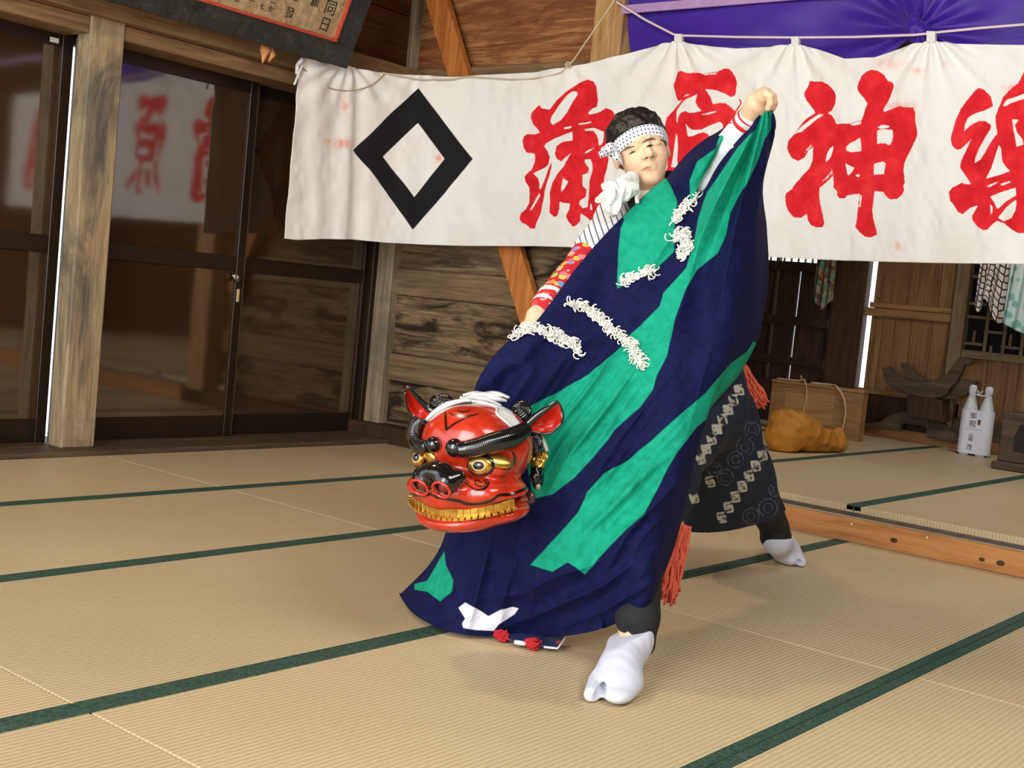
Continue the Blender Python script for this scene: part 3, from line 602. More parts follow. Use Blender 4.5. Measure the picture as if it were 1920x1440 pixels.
pl_box('frame_side', 0, PWd, 0, fw, -.03, .02, M_lacq); pl_box('frame_side', 0, PWd, PHt-fw, PHt, -.03, .02, M_lacq)
pl_box('frame_side', 0, fw, fw, PHt-fw, -.03, .02, M_lacq); pl_box('frame_side', PWd-fw, PWd, fw, PHt-fw, -.03, .02, M_lacq)
for a0, a1, b0, b1 in ((fw, PWd-fw, fw, fw+.014), (fw, fw+.014, fw+.014, PHt-fw-.014), (fw, PWd-fw, PHt-fw-.014, PHt-fw), (PWd-fw-.014, PWd-fw, fw+.014, PHt-fw-.014)): pl_box('red_inner_trim', a0, a1, b0, b1, -.02, .006, M_redtrim)
pb = pl_box('writing_board', fw+.01, PWd-fw-.01, fw+.01, PHt-fw-.01, -.03, -.014, wood('plaque_board', S(128,104,76), S(172,148,112), S(204,182,146), 'y', .8))
def text_obj(name, s, size, frame, mat, parent):
    cu = bpy.data.curves.new(name, 'FONT'); cu.body = s; cu.size = size; cu.align_x = 'CENTER'; cu.align_y = 'CENTER'; cu.extrude = .0004
    o = bpy.data.objects.new(name, cu); COL.objects.link(o); bpy.context.view_layer.update()
    me = bpy.data.meshes.new_from_object(o.evaluated_get(bpy.context.evaluated_depsgraph_get())); bpy.data.objects.remove(o); bpy.data.curves.remove(cu)
    org, ax, ay, az = frame; Mx = Matrix(((ax[0], ay[0], az[0], org[0]), (ax[1], ay[1], az[1], org[1]), (ax[2], ay[2], az[2], org[2]), (0, 0, 0, 1)))
    me.transform(Mx); me.materials.clear(); me.materials.append(mat); r = bpy.data.objects.new(name, me); return link(r, parent)
M_ink = plain('faded_ink', S(44,36,30), .8); M_ink2 = plain('black_ink', S(28,28,40), .7)
for a, b0, cs, sz in ((.20, .165, '日同', .075), (.30, .25, '願', .05), (.42, .17, '發', .055), (.42, .25, '主', .055), (.53, .16, '仝', .03), (.53, .20, '二', .03), (.58, .16, '七', .03), (.58, .20, '一', .03), (.58, .24, '三', .03), (.64, .17, '一', .03), (.64, .21, '二', .03), (.72, .16, '吉', .03), (.72, .21, '仝', .03), (.78, .17, '一', .03), (.78, .22, '三', .03), (.86, .16, '二', .03), (.86, .2, '仝', .03), (.94, .17, '七', .03), (.94, .21, '一', .03)):
    for k, ch in enumerate(cs): text_obj('ink_character', ch, sz, (pl_pt(a, b0+k*sz*1.1, -.0125), ex, ev, en), M_ink, pb)
for c_ in range(9):
    for k in range(9):
        if (c_*7+k*3) % 4: text_obj('ink_character', '一二三七仝吉主人大'[(c_*5+k*2) % 9], .034, (pl_pt(1.04+.095*c_, .17+.046*k, -.0125), ex, ev, en), M_ink, pb)

# carved wooden peg under the plaque
pk = ony(497, 100, 4.67)
def pegf(P):
    d = smin(cap(P, pk+[.0, .0, .06], pk+[-.018, -.02, .01], .018, .022), cap(P, pk+[-.018, -.02, .01], pk+[-.022, -.015, -.05], .020, .004), .01)
    return smin(d, smin(cap(P, pk+[.01, 0, .06], pk+[.03, -.015, .0], .012, .016), cap(P, pk+[.03, -.015, .0], pk+[.018, -.01, -.035], .012, .004), .008), .004)
V, F = snet(pegf, pk-.1, pk+.1, .004)
tag(mk('wooden_peg', V, F, wood('peg_wood', S(180,110,66), S(214,150,98), S(232,190,146), 'z', .5)), 'small split pale wooden peg wedged under the black plaque frame', 'peg')

# ================================================================ SIDE ROOM THINGS
ZP = .128
# tied wooden box
bx0 = onz(1606, 832, ZP); by0, by1 = 3.30, 3.975; bxx = 7.90
bt = thing('wooden_box', 'plain wooden storage box tied with pale flat string', 'box', (bxx+.15, 3.63, ZP))
M_box = wood('box_wood', S(120,84,48), S(158,116,70), S(182,140,90), 'y', .6, 1.0, .15)
body = box('body', (bxx, bxx+.09), (by0, by1), (ZP, ZP+.325), M_box, bt, bev=.004)
box('lid', (bxx-.004, bxx+.094), (by0-.004, by1+.004), (ZP+.325, ZP+.345), M_box, bt, bev=.003)
box('label_panel', (bxx-.002, bxx), (3.50, 3.86), (ZP+.08, ZP+.27), wood('box_panel', S(136,98,58), S(172,130,80), S(192,152,100), 'y', .6, 1, .1), bt, bev=0)
M_str = plain('flat_string', S(196,170,132), .7)
def strap(pts, w=.006): return tube('string', spline(pts, 6), w, M_str, bt, 6)
zt = ZP+.347
strap([(bxx-.008, 3.42, ZP+.02), (bxx-.012, 3.405, ZP+.18), (bxx-.012, 3.43, ZP+.28), (bxx-.006, 3.49, zt), (bxx+.06, 3.56, zt+.006), (bxx+.03, 3.70, zt+.004)], .008)
strap([(bxx-.006, 3.72, ZP+.10), (bxx-.008, 3.70, ZP+.25), (bxx-.004, 3.72, zt), (bxx+.02, 3.76, zt+.02), (bxx+.03, 3.78, zt+.045)], .005)
strap([(bxx+.03, 3.74, zt+.02), (bxx+.02, 3.80, zt+.008), (bxx+.02, 3.95, zt+.006)], .007)
# orange cloth bundle
b0, b1 = onz(1452, 846, ZP), onz(1575, 848, ZP)
ctr = (b0+b1)/2; dx = (b1-b0)/np.linalg.norm(b1-b0)
u = dx; w = np.array([-dx[1], dx[0], 0]); uz = np.array([0, 0, 1.0])
def bagf(P):
    c = ctr; d = ell(P, c-u*.13+uz*.12+w*.02, (.17, .13, .125), np.stack([u, w, uz], 1))
    d = smin(d, cap(P, c-u*.02+uz*.09, c+u*.24+uz*.06, .09, .055), .05)
    d = smin(d, ell(P, c+u*.25+uz*.075, (.05, .06, .07), np.stack([u, w, uz], 1)), .03)
    d = smin(d, cap(P, c-u*.25+uz*.19, c-u*.22+uz*.06, .055, .075), .07)
    n = np.abs(vnoise(P*np.array([9, 9, 14], np.float32)))*.032+np.abs(vnoise(P*24))*.012
    return smax(d+n-.012, ZP+.004-P[..., 2], .01)
V, F = snet(bagf, ctr-[.5, .5, .2], ctr+[.5, .5, .4], .01)
M_bag = plain('mustard_cloth', S(186,122,34), .7, 0, .12, 30, .3)
tag(mk('cloth_bundle', V, F, M_bag), 'crumpled mustard orange cloth bundle lying before the wooden box', 'bundle')
# carved architectural pieces
def carve(name, pxs, X, th, label, m=M_grey):
    o = prism(name, [onx(x, y, X) for x, y in pxs], (th, 0, 0), m, bev=.006); return tag(o, label, 'carving')
boat = [(1652,690),(1668,688),(1680,703),(1700,712),(1730,716),(1752,713),(1775,700),(1790,680),(1796,672),(1808,668),(1819,671),(1822,680),(1816,686),(1808,684),(1802,700),(1792,718),(1783,725),(1776,738),(1766,744),(1750,748),(1730,745),(1700,738),(1672,728),(1660,715)]
carve('carved_bracket', boat, 8.36, .05, 'grey boat-shaped carved bracket with a curled end resting on a wooden stub')
boat2 = [(1686,681),(1700,680),(1712,696),(1735,712),(1790,712),(1806,710),(1818,712),(1832,714),(1824,728),(1812,742),(1794,748),(1770,749),(1740,740),(1700,712)]
carve('carved_bracket', boat2, 8.42, .05, 'darker carved bracket standing behind the boat-shaped one')
st_ = [(1702,744),(1764,750),(1766,790),(1700,782)]
tag(prism('support_block', [onx(x, y, 8.36) for x, y in [(1700,740),(1766,750),(1770,792),(1702,779)]], (.12, 0, 0), M_dark), 'dark wooden stub holding up the carved brackets', 'block')
frog = [(1615,797),(1622,790),(1650,790),(1662,782),(1680,774),(1700,772),(1728,775),(1748,780),(1760,788),(1772,796),(1778,806),(1792,812),(1794,832),(1740,822),(1728,815),(1736,805),(1730,797),(1690,794),(1688,802),(1692,806),(1676,812),(1640,806),(1614,803)]
frog = [(1615,797),(1650,790),(1662,782),(1680,774),(1700,772),(1728,775),(1748,780),(1760,788),(1772,796),(1778,806),(1792,812),(1793,832),(1735,819),(1737,803),(1728,798),(1690,794),(1689,809),(1614,800)]
carve('carved_strut', frog, 8.47, .06, 'low grey frog-leg strut with a notched opening lying on the base beam')
# wrapped pair of bottles
g0, g1 = onz(1797, 851, ZP), onz(1852, 858, ZP); gc = (g0+g1)/2
gift = thing('bottle_gift', 'two paper-wrapped bottles bound together in a white written sheet', 'gift', (gc[0], gc[1], ZP))
M_paper = plain('white_paper', S(226,226,236), .7, 0, .03, 30, .05); M_wrap = plain('tissue_wrap', S(210,214,216), .6, 0, .08, 60, .3)
gy = .052
for k, s in enumerate((-1, 1)):
    c = np.array([gc[0], gc[1]+s*gy, 0]); prof = [(.0, .0), (.047, .0), (.049, .02), (.049, .25), (.045, .30), (.028, .365), (.020, .40), (.021, .405), (.026, .41), (.026, .445), (.018, .46), (.0, .463)]
    n = 24; th = np.arange(n)*2*np.pi/n; V = []
    for r, z in prof: V += [(c[0]+r*(1+.05*math.sin(7*a)*(z > .25 and z < .405))*math.cos(a), c[1]+r*(1+.05*math.sin(7*a)*(z > .25 and z < .405))*math.sin(a), ZP+z) for a in th]
    F = [(i*n+j, i*n+(j+1) % n, (i+1)*n+(j+1) % n, (i+1)*n+j) for i in range(len(prof)-1) for j in range(n)]
    mk('wrapped_bottle', V, F, M_wrap, gift)
    box('bottle_base', (c[0]-.04, c[0]+.04), (c[1]-.045, c[1]+.045), (ZP+.0, ZP+.016), plain('bottle_dark', S(40,36,38), .3), gift, bev=.01)
ring = []
for a in np.linspace(0, 2*np.pi, 48, endpoint=False):
    cy = gy*np.sign(math.sin(a)) if abs(math.sin(a)) > 1e-6 else 0
    ring.append((gc[0]+.053*math.cos(a), gc[1]+(gy if math.sin(a) >= 0 else -gy)+.053*math.sin(a)))
V = [(x, y, ZP+z) for z in (.016, .15, .30) for x, y in ring]; n = len(ring)
F = [(i*n+j, i*n+(j+1) % n, (i+1)*n+(j+1) % n, (i+1)*n+j) for i in range(2) for j in range(n)]
sheet = mk('paper_sheet', V, F, M_paper, gift, smooth=False, solid=.0012)
fr = lambda y, z: ((gc[0]-.0545, gc[1]+y, ZP+z), (0, -1, 0), (0, 0, 1), (-1, 0, 0))
for ch, y, z, sz in (('御', .012, .262, .042), ('祝', .012, .208, .046), ('山', .012, .138, .030), ('崎', .012, .108, .032), ('茂', .014, .055, .040)): text_obj('ink_character', ch, sz, fr(y, z), M_ink2, sheet)
prism('seal_mark', [(gc[0]-.0542, gc[1]-.030+a, ZP+.225+b) for a, b in ((-.009, -.016), (-.009, .014), (0, .02), (.009, .014), (.009, -.016))], (-.0006, 0, 0), plain('seal_red', S(120,44,44), .6), sheet)
prism('printed_line', [(gc[0]-.0540, gc[1]+a, ZP+b) for a, b in ((.055, .1755), (.055, .178), (-.055, .178), (-.055, .1755))], (-.0006, 0, 0), plain('line_grey', S(150,148,160), .6), sheet)
tube('paper_cord', spline([(gc[0]-.03, gc[1]+gy+.01, ZP+.405), (gc[0]-.034, gc[1]+.02, ZP+.402), (gc[0]-.034, gc[1]-.02, ZP+.398), (gc[0]-.03, gc[1]-gy-.01, ZP+.405)], 5), .004, M_white, gift, 6)
tube('cord_bow', spline([(gc[0]-.034, gc[1]-.02, ZP+.43), (gc[0]-.036, gc[1]+.0, ZP+.402), (gc[0]-.034, gc[1]+.008, ZP+.43)], 5), .004, M_white, gift, 6)
# dark grey box at the edge
q0 = onz(1868, 880, ZP)
db = thing('dark_box', 'dark grey wooden box with blackened writing near the lattice window', 'box', (q0[0]+.05, q0[1]-.2, ZP))
box('body', (q0[0]+.02, q0[0]+.30), (q0[1]-.62, q0[1]+.01), (ZP+.05, ZP+.345), M_grey, db, bev=.008)
box('plinth', (q0[0], q0[0]+.32), (q0[1]-.64, q0[1]+.035), (ZP, ZP+.05), M_grey, db, bev=.01)
prism('ink_patch', [(q0[0]+.0195, q0[1]-y, ZP+z) for y, z in ((.08, .12), (.07, .2), (.10, .28), (.2, .30), (.3, .28), (.34, .2), (.3, .1), (.2, .11))], (-.001, 0, 0), plain('soot_ink', S(40,38,34), .9, 0, .3, 20), db)
# cloths hung on a rod behind the banner
rod = tag(tube('hanging_rod', [(8.33, 5.045, 1.60), (8.33, -1.19, 1.60)], .012, M_latt, n=8), 'round wooden rod spanning the side room behind the banner', 'rod')
def cloth_mat(name, kind):
    t = NT(name); uv = t.n('Attribute', attribute_name='puv').outputs['Vector']
    if kind == 'hex':
        v = t.n('TexVoronoi', feature='DISTANCE_TO_EDGE'); t.put(v.inputs['Vector'], uv); v.inputs['Scale'].default_value = 26; v.inputs['Randomness'].default_value = .25
        c = t.ramp(v.outputs[0], [(.0, S(30,26,26)), (.09, S(34,30,30)), (.13, S(226,216,208)), (1, S(236,226,220))])
    elif kind == 'mint':
        v = t.n('TexVoronoi'); t.put(v.inputs['Vector'], uv); v.inputs['Scale'].default_value = 15
        c = t.ramp(v.outputs['Distance'], [(.0, S(128,186,178)), (.36, S(140,194,186)), (.42, S(204,226,220)), (1, S(214,232,226))])
    else:
        v = t.n('TexVoronoi'); t.put(v.inputs['Vector'], uv); v.inputs['Scale'].default_value = 34
        hs = t.n('SeparateXYZ', i0=v.outputs['Color'])
        c = t.ramp(hs.outputs[0], [(.1, S(96,60,52)), (.3, S(150,128,84)), (.5, S(58,110,88)), (.7, S(176,164,132)), (.85, S(120,64,70)), (1, S(90,160,150))])
    t.set(Base_Color=c, Roughness=.8); return t.m
def hung(name, X, tpx, bpx, m, label, amp=.012, nf=5):
    T = spline([list(onx(x, y, X)) for x, y in tpx], 8); B = spline([list(onx(x, y, X)) for x, y in bpx], 8); n = 60
    rs = lambda A: np.stack([np.interp(np.linspace(0, 1, n), np.linspace(0, 1, len(A)), A[:, k]) for k in range(3)], 1)
    T, B = rs(T), rs(B); vv = np.linspace(0, 1, 50)[:, None, None]; G = T[None]*(1-vv)+B[None]*vv
    uu = np.linspace(0, 1, n)[None]; G[..., 0] += amp*np.sin(uu*2*np.pi*nf+1.5*vv[..., 0])+.008*vnoise(G*12)
    wd = np.linalg.norm(T[-1]-T[0]); uvv = np.stack([np.repeat(uu, 50, 0)*1.25*max(wd, .12), np.repeat(vv[..., 0], n, 1)*np.linalg.norm(T[0]-B[0])], -1).reshape(-1, 2)
    return tag(mk(name, G.reshape(-1, 3), gridfaces(50, n), m, uv=uvv, solid=.0015), label, 'cloth')
rz = 1.585
def up(px): p = onx(px[0], px[1], 8.33); return proj(np.array([8.33, p[1], rz]))
hung('patterned_cloth', 8.335, [up((1531,490)), up((1566,490))], [(1523,556),(1532,572),(1540,582),(1548,574),(1560,562)], cloth_mat('brocade_print', 'multi'), 'folded cloth printed in dull green and gold hanging before the dark shutter', .014, 3)
hung('hexagon_cloth', 8.335, [up((1838,500)), up((1905,500))], [(1826,572),(1836,585),(1846,560),(1858,585),(1870,606),(1900,598)], cloth_mat('hexagon_print', 'hex'), 'black and white honeycomb patterned cloth hanging on the lattice window', .012, 4)
hung('mint_cloth', 8.30, [up((1896,500)), up((1960,500))], [(1878,605),(1895,614),(1920,626),(1950,630)], cloth_mat('mint_print', 'mint'), 'pale mint cloth with round dots hanging beside the honeycomb cloth', .016, 3)
# small water bottle at the sill
wp = onz(-9, 856, .022); n = 20; th = np.arange(n)*2*np.pi/n
wbt = thing('water_bottle', 'small clear plastic bottle standing on the door sill', 'bottle', (wp[0], 4.80, .022))
V = [(wp[0]+r*math.cos(a), 4.80+r*math.sin(a), .022+z) for r, z in ((.001, 0), (.028, .0), (.03, .01), (.03, .05), (.027, .06), (.03, .07), (.03, .13), (.012, .17), (.012, .185)) for a in th]
mk('bottle_body', V, [(i*n+j, i*n+(j+1) % n, (i+1)*n+(j+1) % n, (i+1)*n+j) for i in range(8) for j in range(n)], plain('clear_plastic', S(220,232,240), .1, 0, .02, 10, 0, Transmission_Weight=.8), wbt)
tube('cap', [(wp[0], 4.80, .205), (wp[0], 4.80, .225)], .014, plain('cap_white', S(235,238,240), .4), wbt, 14)
# ================================================================ THE DANCER
per = thing('person', 'dancer in a dotted headband and striped vest lunging with one arm raised', 'person', onz(1300, 1180))
A3 = lambda x, y, d: atd(x, y, d)
HO = A3(1203, 287, 3.58)
def frame(yaw, pitch, roll):
    e1, e2, e3 = RT, -_f, UP
    hy = math.cos(yaw)*e2+math.sin(yaw)*e1; hx = math.cos(yaw)*e1-math.sin(yaw)*e2
    hy, hz = math.cos(pitch)*hy-math.sin(pitch)*e3, math.cos(pitch)*e3+math.sin(pitch)*hy
    return np.stack([math.cos(roll)*hx+math.sin(roll)*hz, hy, math.cos(roll)*hz-math.sin(roll)*hx], 1)
HR = frame(math.radians(5), math.radians(4), math.radians(13)).astype(np.float32)     # columns: right, forward, up
toh = lambda P: (P-HO.astype(np.float32))@HR
fromh = lambda p: HO+HR@np.asarray(p, float)
J = {k: A3(*v) for k, v in dict(pelvis=(1300,770,3.56), belly=(1270,640,3.58), chest=(1238,500,3.60), neck=(1216,378,3.61), Rsh=(1163,408,3.56), Rel=(1092,497,3.40), Rwr=(1022,578,3.27), Lsh=(1283,392,3.58), Lel=(1324,330,3.36), Lwr=(1404,220,3.19), Lhip=(1272,790,3.48), Rhip=(1335,780,3.66), Lkn=(1206,915,3.13), Lan=(1186,1185,2.93), Rkn=(1392,865,4.02), Ran=(1452,998,4.40)).items()}
def headf(P):
    p = toh(P); q = p.copy(); q[..., 0] = np.abs(p[..., 0]); m = q
    d = ell(p, (0, -.012, .035), (.073, .09, .085))
    d = smin(d, ell(p, (0, .02, -.012), (.060, .066, .082)), .02)
    d = smin(d, ell(p, (0, .024, -.05), (.048, .054, .05)), .025)
    d = smin(d, ell(p, (0, .06, -.083), (.022, .02, .018)), .025)
    d = smin(d, ell(m, (.034, .046, -.018), (.026, .03, .030)), .02)
    d = smin(d, cap(p, (0, .076, .032), (0, .078, .034), .012), .02)
    d = smin(d, cap(m, (.012, .078, .032), (.04, .066, .03), .009, .008), .014)
    d = smax(d, -ell(m, (.029, .101, .012), (.019, .017, .012)), .012)
    d = smin(d, ell(m, (.029, .072, .0125), (.0175, .0125, .0105)), .004)
    d = smin(d, cap(p, (0, .080, .016), (0, .101, -.014), .0065, .0115), .012)
    d = smin(d, cap(p, (-.013, .090, -.018), (.013, .090, -.018), .0085), .006)
    d = smin(d, cap(p, (0, .088, -.026), (0, .08, -.036), .006, .012), .012)
    d = smin(d, ell(p, (0, .0765, -.0445), (.021, .012, .0065)), .005)
    d = smin(d, ell(p, (0, .0765, -.0545), (.017, .012, .007)), .005)
    d = smax(d, -cap(p, (-.019, .091, -.0495), (.019, .091, -.0495), .0022), .003)
    d = smax(d, -cap(m, (.007, .1, -.026), (.009, .088, -.022), .0035), .003)
    e = smax(ell(m, (.077, -.006, .0), (.009, .019, .031)), -ell(m, (.084, .0, .002), (.006, .01, .018)), .004)
    d = smin(d, e, .008)
    return smin(d, cap(P, fromh((0, -.018, -.05)), J['neck'], .050, .058), .025)
hvec = lambda px, py, d: A3(px, py, d).astype(np.float32)
def lhand(P):      # raised hand, fingers closed over the gathered cloth
    d = cap(P, J['Lwr'], hvec(1418, 196, 3.165), .026, .027)
    d = smin(d, cap(P, hvec(1418, 196, 3.165), hvec(1433, 181, 3.15), .027, .023), .015)
    d = smin(d, cap(P, hvec(1431, 181, 3.13), hvec(1437, 179, 3.19), .018, .018), .012)
    for i, (dd, sx, sy) in enumerate(((3.112, 0, 0), (3.135, 5, -2), (3.158, 6, 0), (3.18, 5, 3))):
        a, b, c, e = hvec(1435+sx*.5, 175+sy, dd), hvec(1443+sx, 181+sy, dd-.004), hvec(1444+sx*1.3, 194+sy, dd), hvec(1440+sx*1.5, 203+sy*.6, dd+.006)
        f = smin(smin(cap(P, a, b, .0105, .0100), cap(P, b, c, .0095, .009), .003), cap(P, c, e, .0088, .0078), .003)
        d = smin(d, f, .005)
    th = smin(cap(P, hvec(1416, 200, 3.15), hvec(1430, 209, 3.165), .012, .0105), cap(P, hvec(1430, 209, 3.165), hvec(1441, 206, 3.172), .0105, .0085), .004)
    return smin(d, th, .008)
def rhand(P):      # lower hand gripping the lion's neck under the cloth
    d = smin(cap(P, J['Rwr'], hvec(1008, 594, 3.25), .024, .028), cap(P, hvec(1008, 594, 3.25), hvec(1000, 607, 3.24), .027, .024), .015)
    for i, o in enumerate((-.030, -.010, .010, .030)):
        k = hvec(1004, 610, 3.24)+o*RT.astype(np.float32); b = k+(-.028*UP-.012*_f+.006*RT).astype(np.float32); c = b+(-.020*UP+.014*_f).astype(np.float32)
        d = smin(d, smin(cap(P, k, b, .0105, .0095), cap(P, b, c, .0092, .008), .003), .005)
    k = hvec(1016, 606, 3.23); return smin(d, smin(cap(P, k, k+(.02*RT-.02*UP).astype(np.float32), .013, .011), cap(P, k+(.02*RT-.02*UP).astype(np.float32), k+(.012*RT-.045*UP).astype(np.float32), .011, .009), .004), .008)
def bodyf(P):
    d = smin(cap(P, J['pelvis'], J['belly'], .12, .115), cap(P, J['belly'], J['chest'], .115, .125), .05)
    d = smin(d, cap(P, J['Rsh'], J['Lsh'], .055), .06); d = smin(d, cap(P, J['chest'], J['neck'], .10, .05), .05)
    for a, b, r0, r1 in (('Rsh','Rel',.048,.038),('Rel','Rwr',.038,.026),('Lsh','Lel',.045,.036),('Lel','Lwr',.034,.025),('Lhip','Lkn',.085,.058),('Lkn','Lan',.055,.036),('Rhip','Rkn',.085,.058),('Rkn','Ran',.055,.036)):
        d = smin(d, cap(P, J[a], J[b], r0, r1), .03)
    return d
hb = np.stack([fromh(c) for c in np.array(list(np.ndindex(2, 2, 2)))*np.array([.2, .24, .29])+np.array([-.1, -.12, -.15])])
Vh, Fh = snet(headf, hb.min(0)-.005, hb.max(0)+.005, .0026)
Vb, Fb = snet(lambda P: smin(bodyf(P), cap(P, J['neck'], J['chest'], .05), .02), np.min(list(J.values()), 0)-.16, np.max(list(J.values()), 0)+.14, .014)
c1 = J['Lwr']; Vl, Fl = snet(lhand, c1-[.11, .13, .09], c1+[.12, .09, .13], .0026)
c2 = J['Rwr']; Vr, Fr = snet(rhand, c2-[.16, .12, .17], c2+[.09, .11, .08], .0032)
V = np.concatenate([Vh, Vb, Vl, Vr]); F = np.concatenate([Fh, Fb+len(Vh), Fl+len(Vh)+len(Vb), Fr+len(Vh)+len(Vb)+len(Vl)])
pv = proj(V); front = np.zeros(len(V), bool); front[:len(Vh)] = (toh(Vh.astype(np.float32))[:, 1] > .03)
dk = np.full(len(V), -20., np.float32); lip = dk.copy(); eye = dk.copy()
for pts, w in (([(1170.5,282.6),(1178.3,276.8),(1189,274.8)], [1.2,2.3,1.5]), ([(1204.5,268.2),(1211.7,263.2),(1222.8,259.8),(1229,262)], [1.3,2.5,2.1,1.0]), ([(1199.5,320.2),(1208.9,315.9),(1214.4,314.0),(1224.6,313)], [.4,.8,.9,.4])): dk[front] = np.maximum(dk[front], line_sd(pv[front], pts, w))
for pts, w in (([(1178.5,289.5),(1185.8,285.6),(1191,283.6)], [.6,2.2,.8]), ([(1211.5,275.6),(1218.8,273.0),(1226.5,271.8)], [.8,2.3,.6])): eye[front] = np.maximum(eye[front], line_sd(pv[front], pts, w))
lip[front] = line_sd(pv[front], [(1204,320),(1213,317),(1221,315)], [1.5,4.0,1.8])
t = NT('skin'); n = t.noise(t.coord((1, 1, 1)), 60, 4); c = t.ramp(n, [(.3, S(226,184,148)), (.7, S(238,200,164))])
c = t.mix(t.math('MULTIPLY', t.step(t.attr('lip'), 1.5), .75), c, S(186,118,98)); c = t.mix(t.math('MULTIPLY', t.step(t.attr('dk'), .9), .85), c, S(52,38,30)); c = t.mix(t.step(t.attr('eye'), .7), c, S(30,22,18))
t.set(Base_Color=c, Roughness=.5); t.b.inputs['Subsurface Weight'].default_value = .12; t.b.inputs['Subsurface Radius'].default_value = (.012, .005, .003); t.b.inputs['Subsurface Scale'].default_value = .6
t.bump(n, .05, .002)
mk('body', V, F, t.m, per, attrs={'dk': dk, 'lip': lip, 'eye': eye})
# hair
def hairf(P):
    p = toh(P); n = vnoise(p*np.array([95, 60, 70], np.float32))*.006+vnoise(p*np.array([38, 30, 24], np.float32))*.007
    d = ell(p, (-.002, -.022, .046), (.088, .104, .090))+n*.8
    return smax(d, (.040+.40*p[..., 1])-p[..., 2], .006)
Vx, Fx = snet(hairf, hb.min(0)-.02, hb.max(0)+.02, .003)
t = NT('black_hair'); n = t.noise(t.coord((60, 60, 60)), 3, 3); t.set(Base_Color=t.ramp(n, [(.3, S(14,12,11)), (.7, S(38,32,28))]), Roughness=.45); t.bump(n, .4, .003)
mk('hair', Vx, Fx, t.m, per)
# headband with dots
t = NT('dotted_headband'); uv = t.n('Attribute', attribute_name='puv').outputs['Vector']
v = t.n('TexVoronoi'); t.put(v.inputs['Vector'], uv); v.inputs['Scale'].default_value = 1; v.inputs['Randomness'].default_value = 0
t.set(Base_Color=t.ramp(v.outputs['Distance'], [(.0, S(44,52,96)), (.19, S(50,58,100)), (.25, S(232,234,242)), (1, S(236,238,246))]), Roughness=.8); M_dot = t.m
TH = np.linspace(-math.pi, math.pi, 121); W8 = np.linspace(0, 1, 9); V = []; UVs = []
for w in W8:
    for a in TH:
        z = .014+.036*math.cos(a)+.040*(w-.5); out = .004+.0025*math.sin(w*math.pi)+.0012*math.sin(a*9+w*5)
        k = math.sqrt(max(.05, 1-((z-.03)/.125)**2))
        V.append(fromh(((.0765*k+out)*math.sin(a), -.012+(.094*k+out)*math.cos(a), z))); UVs.append((a*.085/.0118+.5, w*.04/.0105+.5))
mk('headband', V, gridfaces(9, 121), M_dot, per, uv=UVs, solid=.002)
kn = fromh((-.088, .015, .012))
def ribbon(name, pts, w, m, tw=0.0, parent=per, uvs=.0112, nrm=None):
    P = spline(pts, 8); T = np.gradient(P, axis=0); T /= np.linalg.norm(T, axis=1)[:, None]; N = np.asarray(-_f if nrm is None else nrm)
    k = len(P); w = np.interp(np.linspace(0, 1, k), np.linspace(0, 1, len(w)), w) if not np.isscalar(w) else np.full(k, w)
    V = []; U = []; L = 0
    for i in range(k):
        Sd = np.cross(T[i], N); Sd /= np.linalg.norm(Sd)+1e-9; a = tw*i/k; Sd = math.cos(a)*Sd+math.sin(a)*N; L += np.linalg.norm(P[i]-P[i-1]) if i else 0
        for s in np.linspace(-1, 1, 5): V.append(P[i]+Sd*w[i]*s+N*(.004*math.cos(s*2.5))); U.append((L/uvs, s*w[i]/uvs+.5))
    return mk(name, V, gridfaces(k, 5), m, parent, uv=U, solid=.0025)
hd = 3.55
kpx = lambda x, y, d=hd: A3(x, y, d)
ribbon('headband_tail', [kpx(1158,281), kpx(1148,281,3.52), kpx(1137,284,3.51), kpx(1124,291,3.53)], [.007,.014,.013,.009], M_dot, .5)
ribbon('headband_tail', [kpx(1156,283), kpx(1147,275,3.51), kpx(1138,279,3.50), kpx(1127,281,3.52)], [.006,.013,.012,.008], M_dot, -.4)
ribbon('headband_tail', [kpx(1153,281), kpx(1156,292,3.51), kpx(1162,301,3.52), kpx(1167,308,3.54)], [.010,.012,.010,.006], M_dot, .6)
# clothes
axis = lambda a, b, t: J[a]+(J[b]-J[a])*t
def vestf(P):
    d = smin(cap(P, J['pelvis'], J['belly'], .135, .13), cap(P, J['belly'], J['chest'], .13, .14), .05)
    d = smin(d, cap(P, J['Rsh'], J['Lsh'], .066), .06); d = smin(d, cap(P, J['Rsh'], axis('Rsh', 'Rel', .78), .063, .056), .03)
    d = smin(d, cap(P, J['chest']+.2*(J['neck']-J['chest']), J['neck']-.03*UP, .10, .066), .04)
    d = smax(d, -cap(P, J['neck']-.055*UP-.03*_f, J['neck']+.25*UP-.03*_f, .074, .09), .01)
    return d+.0035*vnoise(P*22)
Vv, Fv = snet(vestf, np.min([J['Rel'], J['pelvis'], J['Lsh'], J['Rsh']], 0)-.17, np.max([J['neck'], J['pelvis'], J['Lsh'], J['Rsh']], 0)+.17, .009)
t = NT('striped_cotton'); tc = t.n('TexCoord').outputs['Object']; sv = (RT*.93+UP*.36-.15*_f)
dt = t.n('VectorMath', operation='DOT_PRODUCT', i0=tc, i1=tuple(sv)).outputs['Value']
ss = t.math('SINE', t.math('MULTIPLY', dt, 2*math.pi/.0165))
t.set(Base_Color=t.mix(t.ramp(ss, [(.70, (0, 0, 0, 1)), (.80, (1, 1, 1, 1))]), S(226,224,222), S(84,90,118)), Roughness=.8); t.bump(t.noise(t.coord((1, 1, 1)), 30, 3), .2, .004)
mk('striped_vest', Vv, Fv, t.m, per)
t = NT('floral_print'); v = t.n('TexVoronoi'); t.put(v.inputs['Vector'], t.coord((1, 1, 1))); v.inputs['Scale'].default_value = 44
